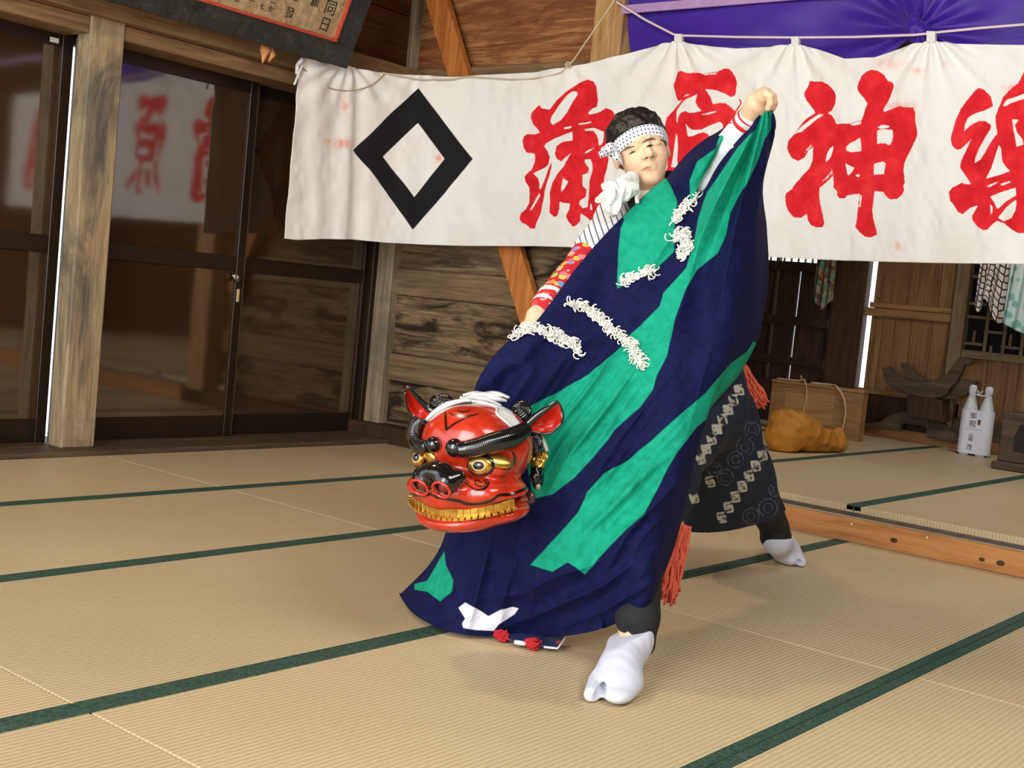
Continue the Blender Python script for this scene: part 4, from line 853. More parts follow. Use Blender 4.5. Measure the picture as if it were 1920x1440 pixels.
hs = t.n('SeparateXYZ', i0=v.outputs['Color']); pet = t.ramp(hs.outputs[0], [(.0, S(216,40,50)), (.3, S(240,132,140)), (.5, S(250,190,180)), (.62, S(232,70,50)), (.78, S(238,196,80)), (.88, S(150,190,90)), (.95, S(120,140,200))])
t.set(Base_Color=t.mix(t.ramp(v.outputs['Distance'], [(.44, (1, 1, 1, 1)), (.50, (0, 0, 0, 1))]), S(186,18,34), pet), Roughness=.75)
V, F = snet(lambda P: cap(P, axis('Rsh', 'Rel', .62), J['Rwr']+.0*UP, .052, .040)+.004*vnoise(P*26), J['Rwr']-.09, axis('Rsh', 'Rel', .62)+.09, .006)
mk('floral_sleeve', V, F, t.m, per)
M_redk = plain('red_knit', S(206,34,40), .75, 0, .1, 120, .2)
def cuff(a, b, t0, t1, r, m, name='cuff_band'):
    A, B = axis(a, b, t0), axis(a, b, t1); k = np.linspace(0, 1, 6)[:, None]; rr = r*np.array([.93, 1, 1.01, 1.01, 1, .93]); return tube(name, A+(B-A)*k, rr, m, per, 20)
cuff('Rel', 'Rwr', .76, .87, .0445, M_white); cuff('Rel', 'Rwr', .86, .93, .043, M_redk); cuff('Rel', 'Rwr', .925, 1.02, .041, M_white); cuff('Rel', 'Rwr', 1.015, 1.04, .0395, M_redk)
V, F = snet(lambda P: smin(cap(P, J['Lsh'], J['Lel'], .050, .041), cap(P, J['Lel'], axis('Lel', 'Lwr', .94), .041, .033), .02)+.003*vnoise(P*30), np.minimum(J['Lsh'], J['Lwr'])-.09, np.maximum(J['Lsh'], J['Lwr'])+.09, .006)
mk('white_sleeve', V, F, plain('white_sleeve_cotton', S(232,236,240), .8, 0, .03, 50, .1), per)
cuff('Lel', 'Lwr', .87, .93, .0335, M_redk); cuff('Lel', 'Lwr', .93, .985, .032, M_white); cuff('Lel', 'Lwr', .98, 1.0, .0315, M_redk)
tube('cuff_string', spline([axis('Lel', 'Lwr', .9)-.03*RT, axis('Lel', 'Lwr', .95)-.045*RT, kpx(1388,196,3.17), kpx(1386,186,3.17)], 6), .0022, M_redk, per, 6)
# neck: undershirt ring and black collar
nk = J['neck']
rng = [nk+.030*UP+(.062*math.cos(a)*RT)+(.060*math.sin(a)*(-_f))+(-.014*math.sin(a))*UP-.004*UP for a in np.linspace(0, 2*np.pi, 40)]
tube('undershirt_neckline', rng, .0135, plain('cream_knit', S(238,232,212), .85), per, 10)
M_coll = plain('black_collar_cloth', S(24,22,24), .8, 0, .1, 80, .2)
ribbon('collar', [kpx(1232,338,3.70), kpx(1205,345,3.69), kpx(1186,352,3.60), kpx(1184,372,3.50), kpx(1192,388,3.445), kpx(1206,404,3.43), kpx(1224,424,3.43)], [.016,.016,.015,.015,.016,.016,.016], M_coll)
ribbon('collar', [kpx(1232,338,3.70), kpx(1256,330,3.66), kpx(1268,342,3.58), kpx(1262,366,3.48), kpx(1248,392,3.44)], .017, M_coll)
tube('collar_cord', spline([kpx(1196,356,3.47), kpx(1198,362,3.45), kpx(1194,368,3.44), kpx(1195,380,3.42)], 6), .006, M_white, per, 8)
def ruff(P):
    d = cap(P, kpx(1183,338,3.50), kpx(1160,358,3.44), .020, .026)
    d = smin(d, cap(P, kpx(1160,358,3.44), kpx(1148,388,3.42), .026, .022), .02); d = smin(d, cap(P, kpx(1152,372,3.42), kpx(1135,352,3.43), .02, .012), .015)
    d = smin(d, cap(P, kpx(1166,362,3.42), kpx(1186,352,3.43), .018, .014), .015); d = smin(d, cap(P, kpx(1146,366,3.40), kpx(1120,372,3.43), .012, .013), .01)
    return d+np.abs(vnoise(P*np.array([46, 46, 30], np.float32)))*.021-.008+np.abs(vnoise(P*80+3))*.004
V, F = snet(ruff, kpx(1155,365,3.45)-.14, kpx(1155,365,3.45)+.14, .0028)
mk('tied_white_sash', V, F, M_white, per)
# hakama
ha, hbp = A3(1330, 735, 3.66), A3(1380, 985, 4.08)
hl0, hl1 = A3(1345, 981, 4.08), A3(1470, 957, 4.08); hn = np.cross(hl1-hl0, _f); hn /= np.linalg.norm(hn); hn *= np.sign(hn @ (-UP))
hem2 = A3(1186, 985, 3.16)
def hakf(P):
    d = cap(P, ha, hbp+(hbp-ha)*.2, .115, .175); d = smin(d, cap(P, J['Lhip'], hem2, .125, .115), .05); d = smin(d, cap(P, J['pelvis']+.1*UP, J['pelvis'], .13, .15), .06)
    ang = P@np.asarray(RT, np.float32)*34+P@np.asarray(_f, np.float32)*21; d = d+.007*np.sin(ang)
    cut = (P-hl0.astype(np.float32))@hn.astype(np.float32)
    cut2 = (.30-P[..., 2])*1.0-10*np.maximum(0, P[..., 0]-3.1)
    return smax(smax(d, cut, .006), cut2, .01)
bb = np.array([ha, hbp, hem2, J['pelvis'], J['Lhip']]); V, F = snet(hakf, bb.min(0)-.22, bb.max(0)+.24, .0075)
pv = proj(V); pat = np.full(len(V), -20., np.float32); ring = pat.copy()
for (x0, y0), (x1, y1), n in (((1384,733),(1312,862),8), ((1441,836),(1352,972),8), ((1330,905),(1300,935),2)):
    for i in range(n):
        cx, cy = x0+(x1-x0)*i/(n-1), y0+(y1-y0)*i/(n-1)
        for lk_ in ([(cx+6, cy-11), (cx-7, cy-9), (cx-5, cy+2), (cx+3, cy+1)], [(cx-2, cy-3), (cx+8, cy-5), (cx+10, cy+6), (cx-2, cy+8)]): pat = np.maximum(pat, line_sd(pv, lk_, 1.8))
for cx, cy, r in ((1410,805,14),(1397,838,16),(1379,862,15),(1455,918,13),(1440,952,17),(1360,895,15),(1408,968,15),(1340,880,13)):
    rr = np.hypot(pv[:, 0]-cx, pv[:, 1]-cy)
    for k in (1, .5): ring = np.maximum(ring, 1.1-np.abs(rr-r*k))
t = NT('hakama_cloth'); n = t.noise(t.coord((1, 1, 1)), 40, 3); c = t.ramp(n, [(.3, S(14,22,38)), (.7, S(22,34,54))])
c = t.mix(t.math('MULTIPLY', t.step(t.attr('ring'), .6), .55), c, S(110,120,136)); c = t.mix(t.step(t.attr('pat'), .7), c, S(190,186,170)); t.set(Base_Color=c, Roughness=.8); t.bump(n, .15, .003)
mk('hakama', V, F, t.m, per, attrs={'pat': pat, 'ring': ring})
# leggings and split-toe socks
M_leg = plain('black_leggings', S(26,26,28), .8, 0, .12, 90, .2)
V, F = snet(lambda P: smin(cap(P, axis('Rkn', 'Ran', .2), J['Ran']+.02*UP, .078, .050), cap(P, J['Ran']+.02*UP, J['Ran']-.012*UP-.02*_f, .050, .056), .01), np.minimum(J['Rkn'], J['Ran'])-.1, np.maximum(J['Rkn'], J['Ran'])+.1, .006); V = V; mk('legging', V, F, M_leg, per)
lan = J['Lan']; V, F = snet(lambda P: smax(smin(cap(P, axis('Lkn', 'Lan', .2), lan+.035*UP+.012*RT, .07, .05), cap(P, lan+.035*UP+.012*RT, lan-.035*UP+.025*RT+.035*_f, .05, .034), .02), -cap(P, lan-.06*UP-.1*_f-.014*RT, lan-.0*UP-.06*_f-.02*RT, .05, .03), .006), lan-[.16, .16, .14], axis('Lkn', 'Lan', .2)+.1, .006); mk('legging', V, F, M_leg, per)
def tabi(name, heel, toe, side, ank, wd, cutn):
    heel = np.asarray(heel, float); toe = np.asarray(toe, float); a = (toe-heel); a[2] = 0; L = np.linalg.norm(a); a /= L; b = np.array([-a[1], a[0], 0]); b *= np.sign(b @ side); z = np.array([0, 0, 1.0])
    g = lambda u, v, h: (heel+a*u+b*v+z*h).astype(np.float32)
    def f(P):
        d = cap(P, g(.035, 0, .036), g(L*.55, 0, .04), .036, .040)
        d = smin(d, ell(P, g(L*.70, -.006, .028), (L*.2, wd, .036), np.stack([a, b, z], 1)), .02)
        big = cap(P, g(L*.74, wd*.62, .022), g(L-.018, wd*.70, .017), .026, .018)
        oth = ell(P, g(L*.82, -wd*.26, .020), (L*.19, wd*.68, .021), np.stack([a, b, z], 1))
        d = smin(smin(d, big, .012), oth, .012)
        d = smax(d, -cap(P, g(L*.72, wd*.30, .040), g(L*1.06, wd*.42, .012), .0070*wd/.056, .0125*wd/.056), .006)
        d = smin(d, cap(P, g(L*.62, 0, .045), np.asarray(ank, np.float32), .036, .042), .045); d = smin(d, cap(P, g(.05, 0, .05), np.asarray(ank, np.float32), .038, .043), .04)
        w = (P-heel.astype(np.float32))@a.astype(np.float32); d = d+.0003*np.sin(w*210+P[..., 2]*60)*np.clip(P[..., 2]*18-.4, 0, 1)
        d = smax(d, (P-np.asarray(ank, np.float32))@np.asarray(cutn, np.float32)-.012, .004)
        return smax(d, .002-P[..., 2], .003)
    lo = np.minimum(np.minimum(heel, toe), ank)-[.1, .1, .04]; hi = np.maximum(np.maximum(heel, toe), ank)+[.1, .1, .06]; lo[2] = -.006
    V, F = snet(f, lo, hi, .0034); return mk(name, V, F, M_tabi, per)
M_tabi = plain('white_tabi', S(216,219,232), .75, 0, .03, 70, .12)
tabi('split_toe_sock', onz(1178, 1247), onz(1139, 1326), -RT, lan-.012*UP-.02*_f-.004*RT, .056, UP*.95-.25*RT)
tabi('split_toe_sock', onz(1447, 1036), onz(1491, 1064), RT, J['Ran']-.028*UP-.03*_f+.004*RT, .040, UP)
# red fringe of the sash
def fringe_vf(p0, p1, n, wid, r, wob, k=7, spread=1.6):
    L = []; ax = p1-p0; ln = np.linalg.norm(ax); T = ax/ln; N = np.cross(T, _f); N /= np.linalg.norm(N); Bn = np.cross(T, N)
    for i in range(n):
        o = (N*random.uniform(-1, 1)+Bn*random.uniform(-.5, .5))*wid; l = random.uniform(.72, 1.04); pts = []
        for j in range(k):
            s = j/(k-1); pts.append(p0+T*ln*l*s+o*(.55+(spread-.55)*s)+wob*np.array([random.uniform(-1, 1) for _ in range(3)])*(.3+s))
        L.append(tube_vf(spline(pts, 3), r, 5))
    return join_vf(L)
M_fr_red = plain('vermilion_yarn', S(220,98,72), .85, 0, .2, 200, .3)
V, F = fringe_vf(A3(1386,686,3.74), A3(1418,766,3.76), 130, .032, .0034, .006, 7, 1.15); mk('sash_fringe', V, F, M_fr_red, per)
V, F = fringe_vf(A3(1284,985,3.16), A3(1243,1122,3.14), 150, .028, .0032, .0065, 7, 1.1); mk('sash_fringe', V, F, M_fr_red, per)
# ================================================================ LION COSTUME: CLOTH
lion = thing('lion_costume', 'red lacquered lion head with a trailing navy and green cloth body', 'costume', onz(900, 1180))
def fl(x, y, up=.012): p = onz(x, y, up); return depth(p)
cols = [
 [(885,745,3.03),(868,820,3.09),(846,930,3.14),(836,1000,3.17),(808,1056,3.26),(748,1118,fl(748,1118))],
 [(905,698,3.04),(888,800,3.09),(874,930,3.11),(866,1010,3.12),(838,1090,3.16),(786,1158,fl(786,1158))],
 [(945,648,3.08),(932,770,3.08),(918,930,3.08),(908,1020,3.07),(888,1110,3.09),(862,1188,fl(862,1188))],
 [(1003,606,3.12),(992,740,3.09),(988,900,3.05),(985,1010,3.01),(985,1105,3.03),(985,1194,fl(985,1194))],
 [(1090,492,3.27),(1082,640,3.18),(1080,800,3.05),(1085,940,2.96),(1095,1070,2.94),(1110,1184,2.98)],
 [(1163,412,3.38),(1160,570,3.27),(1165,740,3.11),(1175,900,2.95),(1190,1030,2.87),(1208,1138,2.85)],
 [(1256,332,3.42),(1254,480,3.31),(1260,640,3.18),(1262,780,3.06),(1255,920,2.96),(1240,1085,2.95)],
 [(1308,364,3.33),(1310,470,3.28),(1320,600,3.21),(1318,700,3.16),(1310,800,3.12),(1275,985,3.10)],
 [(1350,303,3.23),(1366,400,3.22),(1376,500,3.21),(1372,600,3.21),(1362,680,3.21),(1311,802,3.22)],
 [(1393,244,3.155),(1410,330,3.20),(1415,430,3.27),(1415,520,3.32),(1408,600,3.34),(1385,702,3.36)],
 [(1434,186,3.12),(1454,236,3.20),(1430,345,3.34),(1437,430,3.45),(1440,530,3.50),(1424,632,3.48)]]
C = np.swapaxes(np.array(cols, float), 0, 1)
NR, NC = 330, 420
G = cr_grid(C, NR, NC); gx, gy, gd = G[..., 0], G[..., 1], G[..., 2]
vv = np.linspace(0, 1, NR)[:, None]; uu = np.linspace(0, 1, NC)[None]
N2 = lambda a, b, s=0: vnoise(np.stack([a, b, np.full_like(a, 3.3+s)], -1))
h = np.zeros_like(gx)
# folds pulled from the raised hand
dx, dy = gx-1440, gy-180; r = np.hypot(dx, dy); th = np.arctan2(dx, dy)
wav = lambda p: 1-np.abs(np.sin(p))**.75*1.0
h += .055*(wav(th*15+.9*N2(th*5, r/220))-.45)*np.clip(r/130, 0, 1)*np.exp(-r/430)
h += .034*N2(th*9, r/260, 5)*np.clip(r/100, 0, 1)*np.exp(-r/800)
# diagonal folds over the shoulder of the lion
c = gx*.8+gy*.6+14*N2(gx/120, gy/120); w = np.exp(-(((gx-1120)/125)**2+((gy-790)/115)**2))
h += (.034*(wav(c/19)-.4)+.012*(wav(c/8.3+1)-.4))*w
c = gx*.75+gy*.66+18*N2(gx/90, gy/90, 2); w = np.exp(-(((gx-1180)/90)**2+((gy-950)/130)**2)); h += (.030*(wav(c/17)-.4)+.010*(wav(c/7.7)-.4))*w
# folds dropping below the head and sweeping round the knee
w = np.exp(-(((gx-900)/85)**2+((gy-1080)/95)**2)); h += .036*(wav(gx/17+gy*.012+.8*N2(gx/60, gy/80, 3))-.4)*w
c = gx*.34+gy*.94+22*N2(gx/110, gy/70, 4); w = np.exp(-(((gx-1090)/140)**2+((gy-1110)/60)**2)); h += .036*(wav(c/15)-.4)*w
w = np.exp(-(((gx-950)/70)**2+((gy-690)/60)**2)); h += .022*N2(gx/34+gy/60, gy/90, 6)*w*2
h += .020*N2(gx/70, gy/95, 7)+.006*N2(gx/28, gy/40, 8)
edge = np.clip(vv/.10, 0, 1)*np.clip((1-vv)/.06, 0, 1)
gd2 = gd-h*np.clip(edge+.25, 0, 1)+.05*(1-np.clip(vv/.09, 0, 1))**2+.035*(1-np.clip((1-vv)/.05, 0, 1))**2*(uu > .42)+.05*(1-np.clip(uu/.05, 0, 1))**2*(vv > .25)
V1 = CO+gd2[..., None]*np.einsum('ij,...j->...i', CM.T, np.stack([(gx-960)/FPX, (gy-720)/FPX, np.ones_like(gx)], -1))
V1[..., 2] = np.maximum(V1[..., 2], .008+.006*np.abs(N2(gx/20, gy/20)))
# second fold of the cloth behind the raised arm
C2 = np.array([[(1250,336,3.46),(1288,290,3.42),(1322,262,3.38),(1350,246,3.31),(1375,228,3.28)], [(1258,348,3.40),(1294,306,3.33),(1324,278,3.27),(1350,256,3.25),(1374,234,3.25)], [(1270,375,3.37),(1304,331,3.29),(1331,294,3.24),(1350,266,3.23),(1372,243,3.24)], [(1284,410,3.37),(1309,350,3.31),(1334,304,3.26),(1353,272,3.25),(1374,246,3.26)]], float)
G2 = cr_grid(C2, 60, 120); g2x, g2y, g2d = G2[..., 0], G2[..., 1], G2[..., 2]
g2d = g2d-.010*np.sin((g2x*.75+g2y*.66)/13+N2(g2x/40, g2y/40))-.01*N2(g2x/25, g2y/25)
V2 = CO+g2d[..., None]*np.einsum('ij,...j->...i', CM.T, np.stack([(g2x-960)/FPX, (g2y-720)/FPX, np.ones_like(g2x)], -1))
V = np.concatenate([V1.reshape(-1, 3), V2.reshape(-1, 3)]); F = np.concatenate([gridfaces(NR, NC), gridfaces(60, 120)+NR*NC])
q = np.concatenate([np.stack([gx, gy], -1).reshape(-1, 2), np.stack([g2x, g2y], -1).reshape(-1, 2)])
main = np.arange(len(q)) < NR*NC
green = np.full(len(q), -30., np.float32); white = green.copy()
for poly in ([(1150,380),(1172,405),(1205,355),(1262,320),(1270,380),(1264,440),(1264,472),(1222,512),(1170,536),(1157,542),(1159,470),(1164,430),(1171,412)],
 [(1436,190),(1447,210),(1445,242),(1433,262),(1422,296),(1406,331),(1397,350),(1384,372),(1370,400),(1362,441),(1347,475),(1306,506),(1287,540),(1265,600),(1250,669),(1231,706),(1225,731),(1200,765),(1153,806),(1140,825),(1119,850),(1076,897),(1037,927),(1000,936),(985,850),(985,770),(1003,756),(1050,733),(1103,703),(1165,650),(1181,628),(1200,612),(1237,575),(1244,550),(1287,503),(1303,450),(1310,410),(1318,385),(1327,360),(1343,338),(1360,312),(1382,280),(1398,262),(1415,243),(1426,218)],
 [(1412,640),(1400,659),(1369,681),(1322,737),(1275,778),(1244,806),(1212,834),(1180,862),(1131,888),(1101,923),(1084,961),(1050,1000),(995,1059),(1037,1072),(1065,1054),(1097,1076),(1144,1025),(1178,991),(1208,965),(1230,923),(1251,880),(1268,850),(1306,800),(1350,766),(1420,700),(1440,660)],
 [(834,1034),(802,1089),(777,1096),(779,1106),(802,1110),(826,1128),(847,1110),(850,1089),(837,1059)], [(868,724),(880,716),(885,740),(870,748)]):
    green[main] = np.maximum(green[main], poly_sd(q[main], poly))
m2 = ~main; green[m2] = np.maximum(poly_sd(q[m2], [(1294,372),(1294,338),(1308,303),(1342,278),(1350,256),(1366,238),(1392,214),(1420,240),(1400,300),(1340,380),(1300,430)]), green[m2])
white[main] = np.maximum(poly_sd(q[main], [(860,1140),(873,1130),(901,1145),(916,1155),(939,1143),(961,1137),(973,1140),(965,1151),(935,1170),(926,1182),(892,1181),(869,1177),(867,1168),(873,1160)]), line_sd(q[main], [(1330,313),(1348,293),(1362,281),(1374,275)], [3.0,2.4,3.4,2.0]))
t = NT('navy_green_cotton'); n = t.noise(t.coord((1, 1, 1)), 45, 4); weave = t.noise(t.coord((1, 1, 1)), 400, 2)
nav = t.ramp(n, [(.3, S(12,16,54)), (.7, S(17,23,72))]); grn = t.ramp(n, [(.3, S(14,142,112)), (.7, S(24,164,130))])
c = t.mix(t.step(t.attr('green'), .9), nav, grn); c = t.mix(t.step(t.attr('white'), .8), c, S(226,230,244))
t.set(Base_Color=c, Roughness=.78); t.b.inputs['Specular IOR Level'].default_value = .15
cr = t.noise(t.coord((1, 1, 1)), 13, 3, .5, .8)
t.bump(t.math('ADD', t.math('ADD', t.math('MULTIPLY', n, .12), t.math('MULTIPLY', weave, .04)), cr), .4, .02)
cloth = mk('cloth_body', V, F, t.m, lion, attrs={'green': green, 'white': white}, solid=.003)
bvc = BVHTree.FromPolygons(V.tolist(), F.tolist())
def hitc(x, y, off=.006, bv=None):
    d = ray(x, y); d = d/np.linalg.norm(d); loc, nr, i, dist = (bv or bvc).ray_cast(Vector(CO), Vector(d))
    if loc is None: return None, None
    nr = np.array(nr); nr *= -np.sign(nr @ d); return np.array(loc)+nr*off, nr
# white yarn fringes
M_yarn = plain('white_yarn', S(238,236,228), .85, 0, .06, 150, .3)
def yarn(path, n, ln, r, wild=1.0, name='yarn_fringe'):
    P = spline([(x, y, 0) for x, y in path], 12)[:, :2]; L = []
    for i in range(int(n*1.6)):
        s = random.random()*(len(P)-1); k = int(s); x, y = P[k]+(P[min(k+1, len(P)-1)]-P[k])*(s-k); p, nr = hitc(x+random.gauss(0, 2), y+random.gauss(0, 2), .003)
        if p is None: continue
        T = P[min(k+1, len(P)-1)]-P[max(k-1, 0)]; T = T/np.linalg.norm(T); T3 = T[0]*RT-T[1]*UP; Nn = np.cross(nr, T3); Nn *= 1 if random.random() < .62 else -1
        Nn = Nn*np.sign(1) ; l = ln*random.uniform(.5, 1.1); a = random.uniform(0, 6.28); pts = [p]
        dirv = Nn*.7*wild+nr*.55+T3*random.uniform(-.6, .6)
        for j in range(1, 6):
            a += random.uniform(.5, 1.5); dirv = dirv*.72+.55*(math.cos(a)*Nn+math.sin(a)*T3)*wild+nr*random.uniform(-.12, .12); dirv /= np.linalg.norm(dirv); pts.append(pts[-1]+dirv*l/5)
        pts = [pp+nr*max(0, .0025-((pp-p) @ nr)) for pp in pts]
        L.append(tube_vf(spline(pts, 3), [r*.75]*(len(spline(pts, 3))), 5))
    L.append(tube_vf([hitc(x, y, .005)[0] for x, y in P[::3] if hitc(x, y)[0] is not None], .005, 7))
    V, F = join_vf(L); return mk(name, V, F, M_yarn, cloth)
yarn([(953,638),(975,628),(1000,622),(1030,628),(1055,642),(1082,658)], 170, .036, .0024)
yarn([(1068,574),(1092,578),(1115,596),(1140,618),(1162,636),(1182,652),(1192,670),(1204,688)], 190, .032, .0024)
yarn([(1170,532),(1185,526),(1205,518),(1222,506)], 60, .028, .0024)
yarn([(1262,452),(1276,440),(1290,450),(1294,466),(1284,482)], 70, .040, .0026)
yarn([(1272,412),(1284,396),(1296,380),(1304,372)], 55, .036, .0026)
# brocade apron edge and red tassels peeping out under the hem
b = [onz(935, 1190, .012), onz(1062, 1188, .03), onz(1044, 1216, .012), onz(985, 1209, .010), onz(940, 1196, .010)]
t = NT('blue_brocade'); v = t.n('TexVoronoi'); t.put(v.inputs['Vector'], t.coord((1, 1, 1))); v.inputs['Scale'].default_value = 28
t.set(Base_Color=t.ramp(v.outputs['Distance'], [(.0, S(190,70,40)), (.28, S(170,60,40)), (.34, S(36,48,92)), (1, S(30,40,80))]), Roughness=.6)
bro = prism('brocade_panel', b, (0, 0, .004), t.m, lion)
tube('brocade_piping', [onz(1064, 1190, .034), onz(1056, 1202, .022), onz(1045, 1216, .014), onz(1020, 1213, .012)], .0028, M_white, bro, 6)
M_tas = plain('red_silk_tassel', S(186,24,34), .7, 0, .2, 200, .3)
for x, y in ((943, 1193), (1000, 1208)):
    p0 = onz(x-16, y-6, .02); p1 = onz(x+10, y+4, .012); V_, F_ = fringe_vf(p0, p1, 46, .010, .0022, .0035); V_[:, 2] = np.maximum(V_[:, 2], .003); mk('red_tassel', V_, F_, M_tas, bro)
tube('tassel_cord', [onz(966, 1204, .012), onz(978, 1206, .014), onz(986, 1207, .014)], .006, M_white, bro, 8)

# ================================================================ LION COSTUME: HEAD
LO = A3(898, 866, 2.93); LR = frame(math.radians(-33), math.radians(9), math.radians(-2.5)).astype(np.float32)
tol = lambda P: (P-LO.astype(np.float32))@LR
froml = lambda p: LO+LR@np.asarray(p, float)
PXM = 2.93/FPX
zm = lambda x: -.086+.95*x*x
def maskf(P):
    p = tol(P); m = p.copy(); m[..., 0] = np.abs(p[..., 0])
    d = ell(p, (0, -.012, .035), (.128, .115, .105))
    d = smin(d, ell(p, (0, .054, .060), (.112, .076, .082)), .03)
    up = ell(p, (0, .050, -.060), (.156, .100, .062))
    up = smin(up, ell(p, (0, .125, -.040), (.076, .062, .052)), .025)
    up = smin(up, ell(m, (.082, .100, -.042), (.050, .045, .032)), .015)
    up = smin(up, ell(m, (.090, .074, .008), (.036, .034, .024)), .012)
    d = smin(d, up, .022)
    d = smax(d, -ell(m, (.054, .168, .0), (.020, .024, .016)), .018)
    z0 = zm(p[..., 0]); lipw = .0035*np.sin(m[..., 0]*62)
    d = smax(d, (z0+.008+lipw)-p[..., 2], .006)
    lo = ell(p, (0, .044, -.100), (.150, .110, .036)); lo = smin(lo, ell(p, (0, .118, -.109), (.086, .062, .026)), .03)
    lo = smax(lo, p[..., 2]-(z0-.014), .006); lo = smin(lo, ell(p, (0, .02, -.085), (.132, .098, .03)), .004)
    return smin(d, smax(lo, -.05-p[..., 1], .02), .002)
bbx = np.stack([froml(c) for c in np.array(list(np.ndindex(2, 2, 2)))*np.array([.35, .34, .31])+np.array([-.175, -.14, -.15])])
Vm, Fm = snet(maskf, bbx.min(0), bbx.max(0), .0021)
pm = proj(Vm); nrm = vnormals(Vm, Fm); facing = (nrm @ _f) < .15; pl = tol(Vm.astype(np.float32))
blk = np.full(len(Vm), -20., np.float32); wht = blk.copy()
for pts, w in (([(834.8,774.6),(836.9,805.8)], [2.2,2.4]), ([(836.9,805.8),(854.6,793),(875.4,783),(896,776.7)], [1.8,1.8,1.4,.8]), ([(842,772.5),(849,777.7),(865,781),(886,777.7),(899,774.6)], [.8,1.4,1.3,1,.6]), ([(856.7,769),(865,772.5),(875.4,771.5),(882.7,768)], [.7,1.6,1.4,.7]), ([(862,761),(880,757),(898,760)], [.7,1.2,.7]),
 ([(852,890),(868,901),(880.5,911.6),(891,917.6),(903,918),(912,913),(916,904),(912,898)], [.8,1,1.3,1.6,2.2,2.4,2.2,1]), ([(899,901),(891,901),(892.5,908.5),(900,912),(908,910),(911,903),(907,900)], 1.3), ([(897,906),(901,903),(904,905),(901,908)], .8),
 ([(959,845),(965,855.7),(963.6,868),(954.5,881)], [.8,3.0,2.8,.7]), ([(764,897),(762,888),(768,880),(777,880),(782,886)], 1.2), ([(770,893),(770,887),(776,886)], 1.0),
 ([(759,926),(770,927.5),(793,929.7),(808,927.5),(820,932.7),(838,935.7),(861,939.8),(876,944.8),(898.6,944.8),(921,938.8),(936,929),(959,926.7),(975.6,920.6),(992,912)], [2.8,3.2,2.6,2.2,2.6,3.2,3.4,3.2,2.8,2.8,3,3,3,2.4]), ([(800,968),(815,970),(835,966),(850,972),(866,980)], [.6,1.6,1,1.4,.6]), ([(880,978),(905,972),(930,962),(955,958)], [.6,1.6,1.4,.5]), ([(823,818),(828,832),(826,845)], [.6,1.4,.6])):
    w = np.full(len(pts), w, float) if np.isscalar(w) else np.asarray(w, float)
    sp = spline([(x, y, k) for (x, y), k in zip(pts, w)], 5) if len(pts) > 2 else np.array([(x, y, k) for (x, y), k in zip(pts, w)])
    blk[facing] = np.maximum(blk[facing], line_sd(pm[facing], sp[:, :2], sp[:, 2]))
for poly in ([(798,789),(812,772),(835,757),(862,748),(884,747),(884,753),(864,755),(842,766),(822,778),(806,790)], [(930,760),(952,748),(966,752),(958,764),(962,776),(980,800),(962,806),(946,790),(930,776)], [(860,748),(900,744),(940,756),(934,766),(905,757),(868,756)]):
    wht[facing] = np.maximum(wht[facing], poly_sd(pm[facing], poly))
back = np.clip((-pl[:, 1]-.055)*800, -20, 20)
t = NT('red_lacquer'); n = t.noise(t.coord((1, 1, 1)), 22, 4); c = t.ramp(n, [(.3, S(176,38,18)), (.7, S(198,54,26))])
c = t.mix(t.step(t.attr('wht'), .9), c, S(228,226,224)); c = t.mix(t.step(t.attr('blk'), .8), c, S(26,12,10)); c = t.mix(t.step(t.attr('back'), 2), c, S(30,22,20))
t.set(Base_Color=c, Roughness=.24); t.b.inputs['Coat Weight'].default_value = .7; t.b.inputs['Coat Roughness'].default_value = .06; t.bump(n, .04, .003)
M_lac = t.m
head = mk('lion_head', Vm, Fm, M_lac, lion, attrs={'blk': blk, 'wht': wht, 'back': back})
bvm = BVHTree.FromPolygons(Vm.tolist(), Fm.tolist())
def hm(x, y, off=0.0):
    p, nr = hitc(x, y, off, bvm)
    if p is None: p, nr = A3(x, y, 2.92), -_f
    return p, nr
def lacq(name, c, rough=.18):
    t = NT(name); n = t.noise(t.coord((1, 1, 1)), 30, 3); t.set(Base_Color=t.ramp(n, [(.3, tuple(x*.8 for x in c[:3])+(1,)), (.7, c)]), Roughness=rough)
    t.b.inputs['Coat Weight'].default_value = .8; t.b.inputs['Coat Roughness'].default_value = .05; return t.m
M_blk = lacq('black_lacquer', S(20,18,18)); M_wl = lacq('white_lacquer', S(226,224,222), .3); M_red2 = lacq('ear_red_lacquer', S(206,42,24), .25)
t = NT('gold_leaf'); n = t.noise(t.coord((1, 1, 1)), 60, 4); t.set(Base_Color=t.ramp(n, [(.3, S(196,146,58)), (.7, S(236,196,104))]), Roughness=.28, Metallic=.9); t.bump(n, .12, .002); M_gold = t.m
# teeth
def tooth_arc(zoff, hgt, wd, dep, ry, rx, cy, n, nm):
    AA = np.radians(np.linspace(-77, 77, 400)); SL = np.concatenate([[0], np.cumsum(np.hypot(np.diff(rx*np.sin(AA)), np.diff(ry*np.cos(AA))))])
    for i in range(n):
        a = float(np.interp(SL[-1]*(i+.5)/n, SL, AA)); x = rx*math.sin(a); y = cy+ry*math.cos(a)
        nx, ny = math.sin(a)/rx, math.cos(a)/ry; L = math.hypot(nx, ny); nx, ny = nx/L, ny/L; z = zm(x)+zoff
        bm = bmesh.new(); bmesh.ops.create_cube(bm, size=1)
        bmesh.ops.bevel(bm, geom=bm.edges[:], offset=.06, segments=1, affect='EDGES')
        for vtx in bm.verts:
            u_, v_, w_ = vtx.co; px_, py_ = x+ny*u_*wd+nx*v_*dep, y-nx*u_*wd+ny*v_*dep
            vtx.co = Vector(froml((px_, py_, z+w_*hgt+1.9*x*(ny*u_*wd))))
        bmesh.ops.recalc_face_normals(bm, faces=bm.faces); bm_obj(nm, bm, M_gold, head, smooth=False)
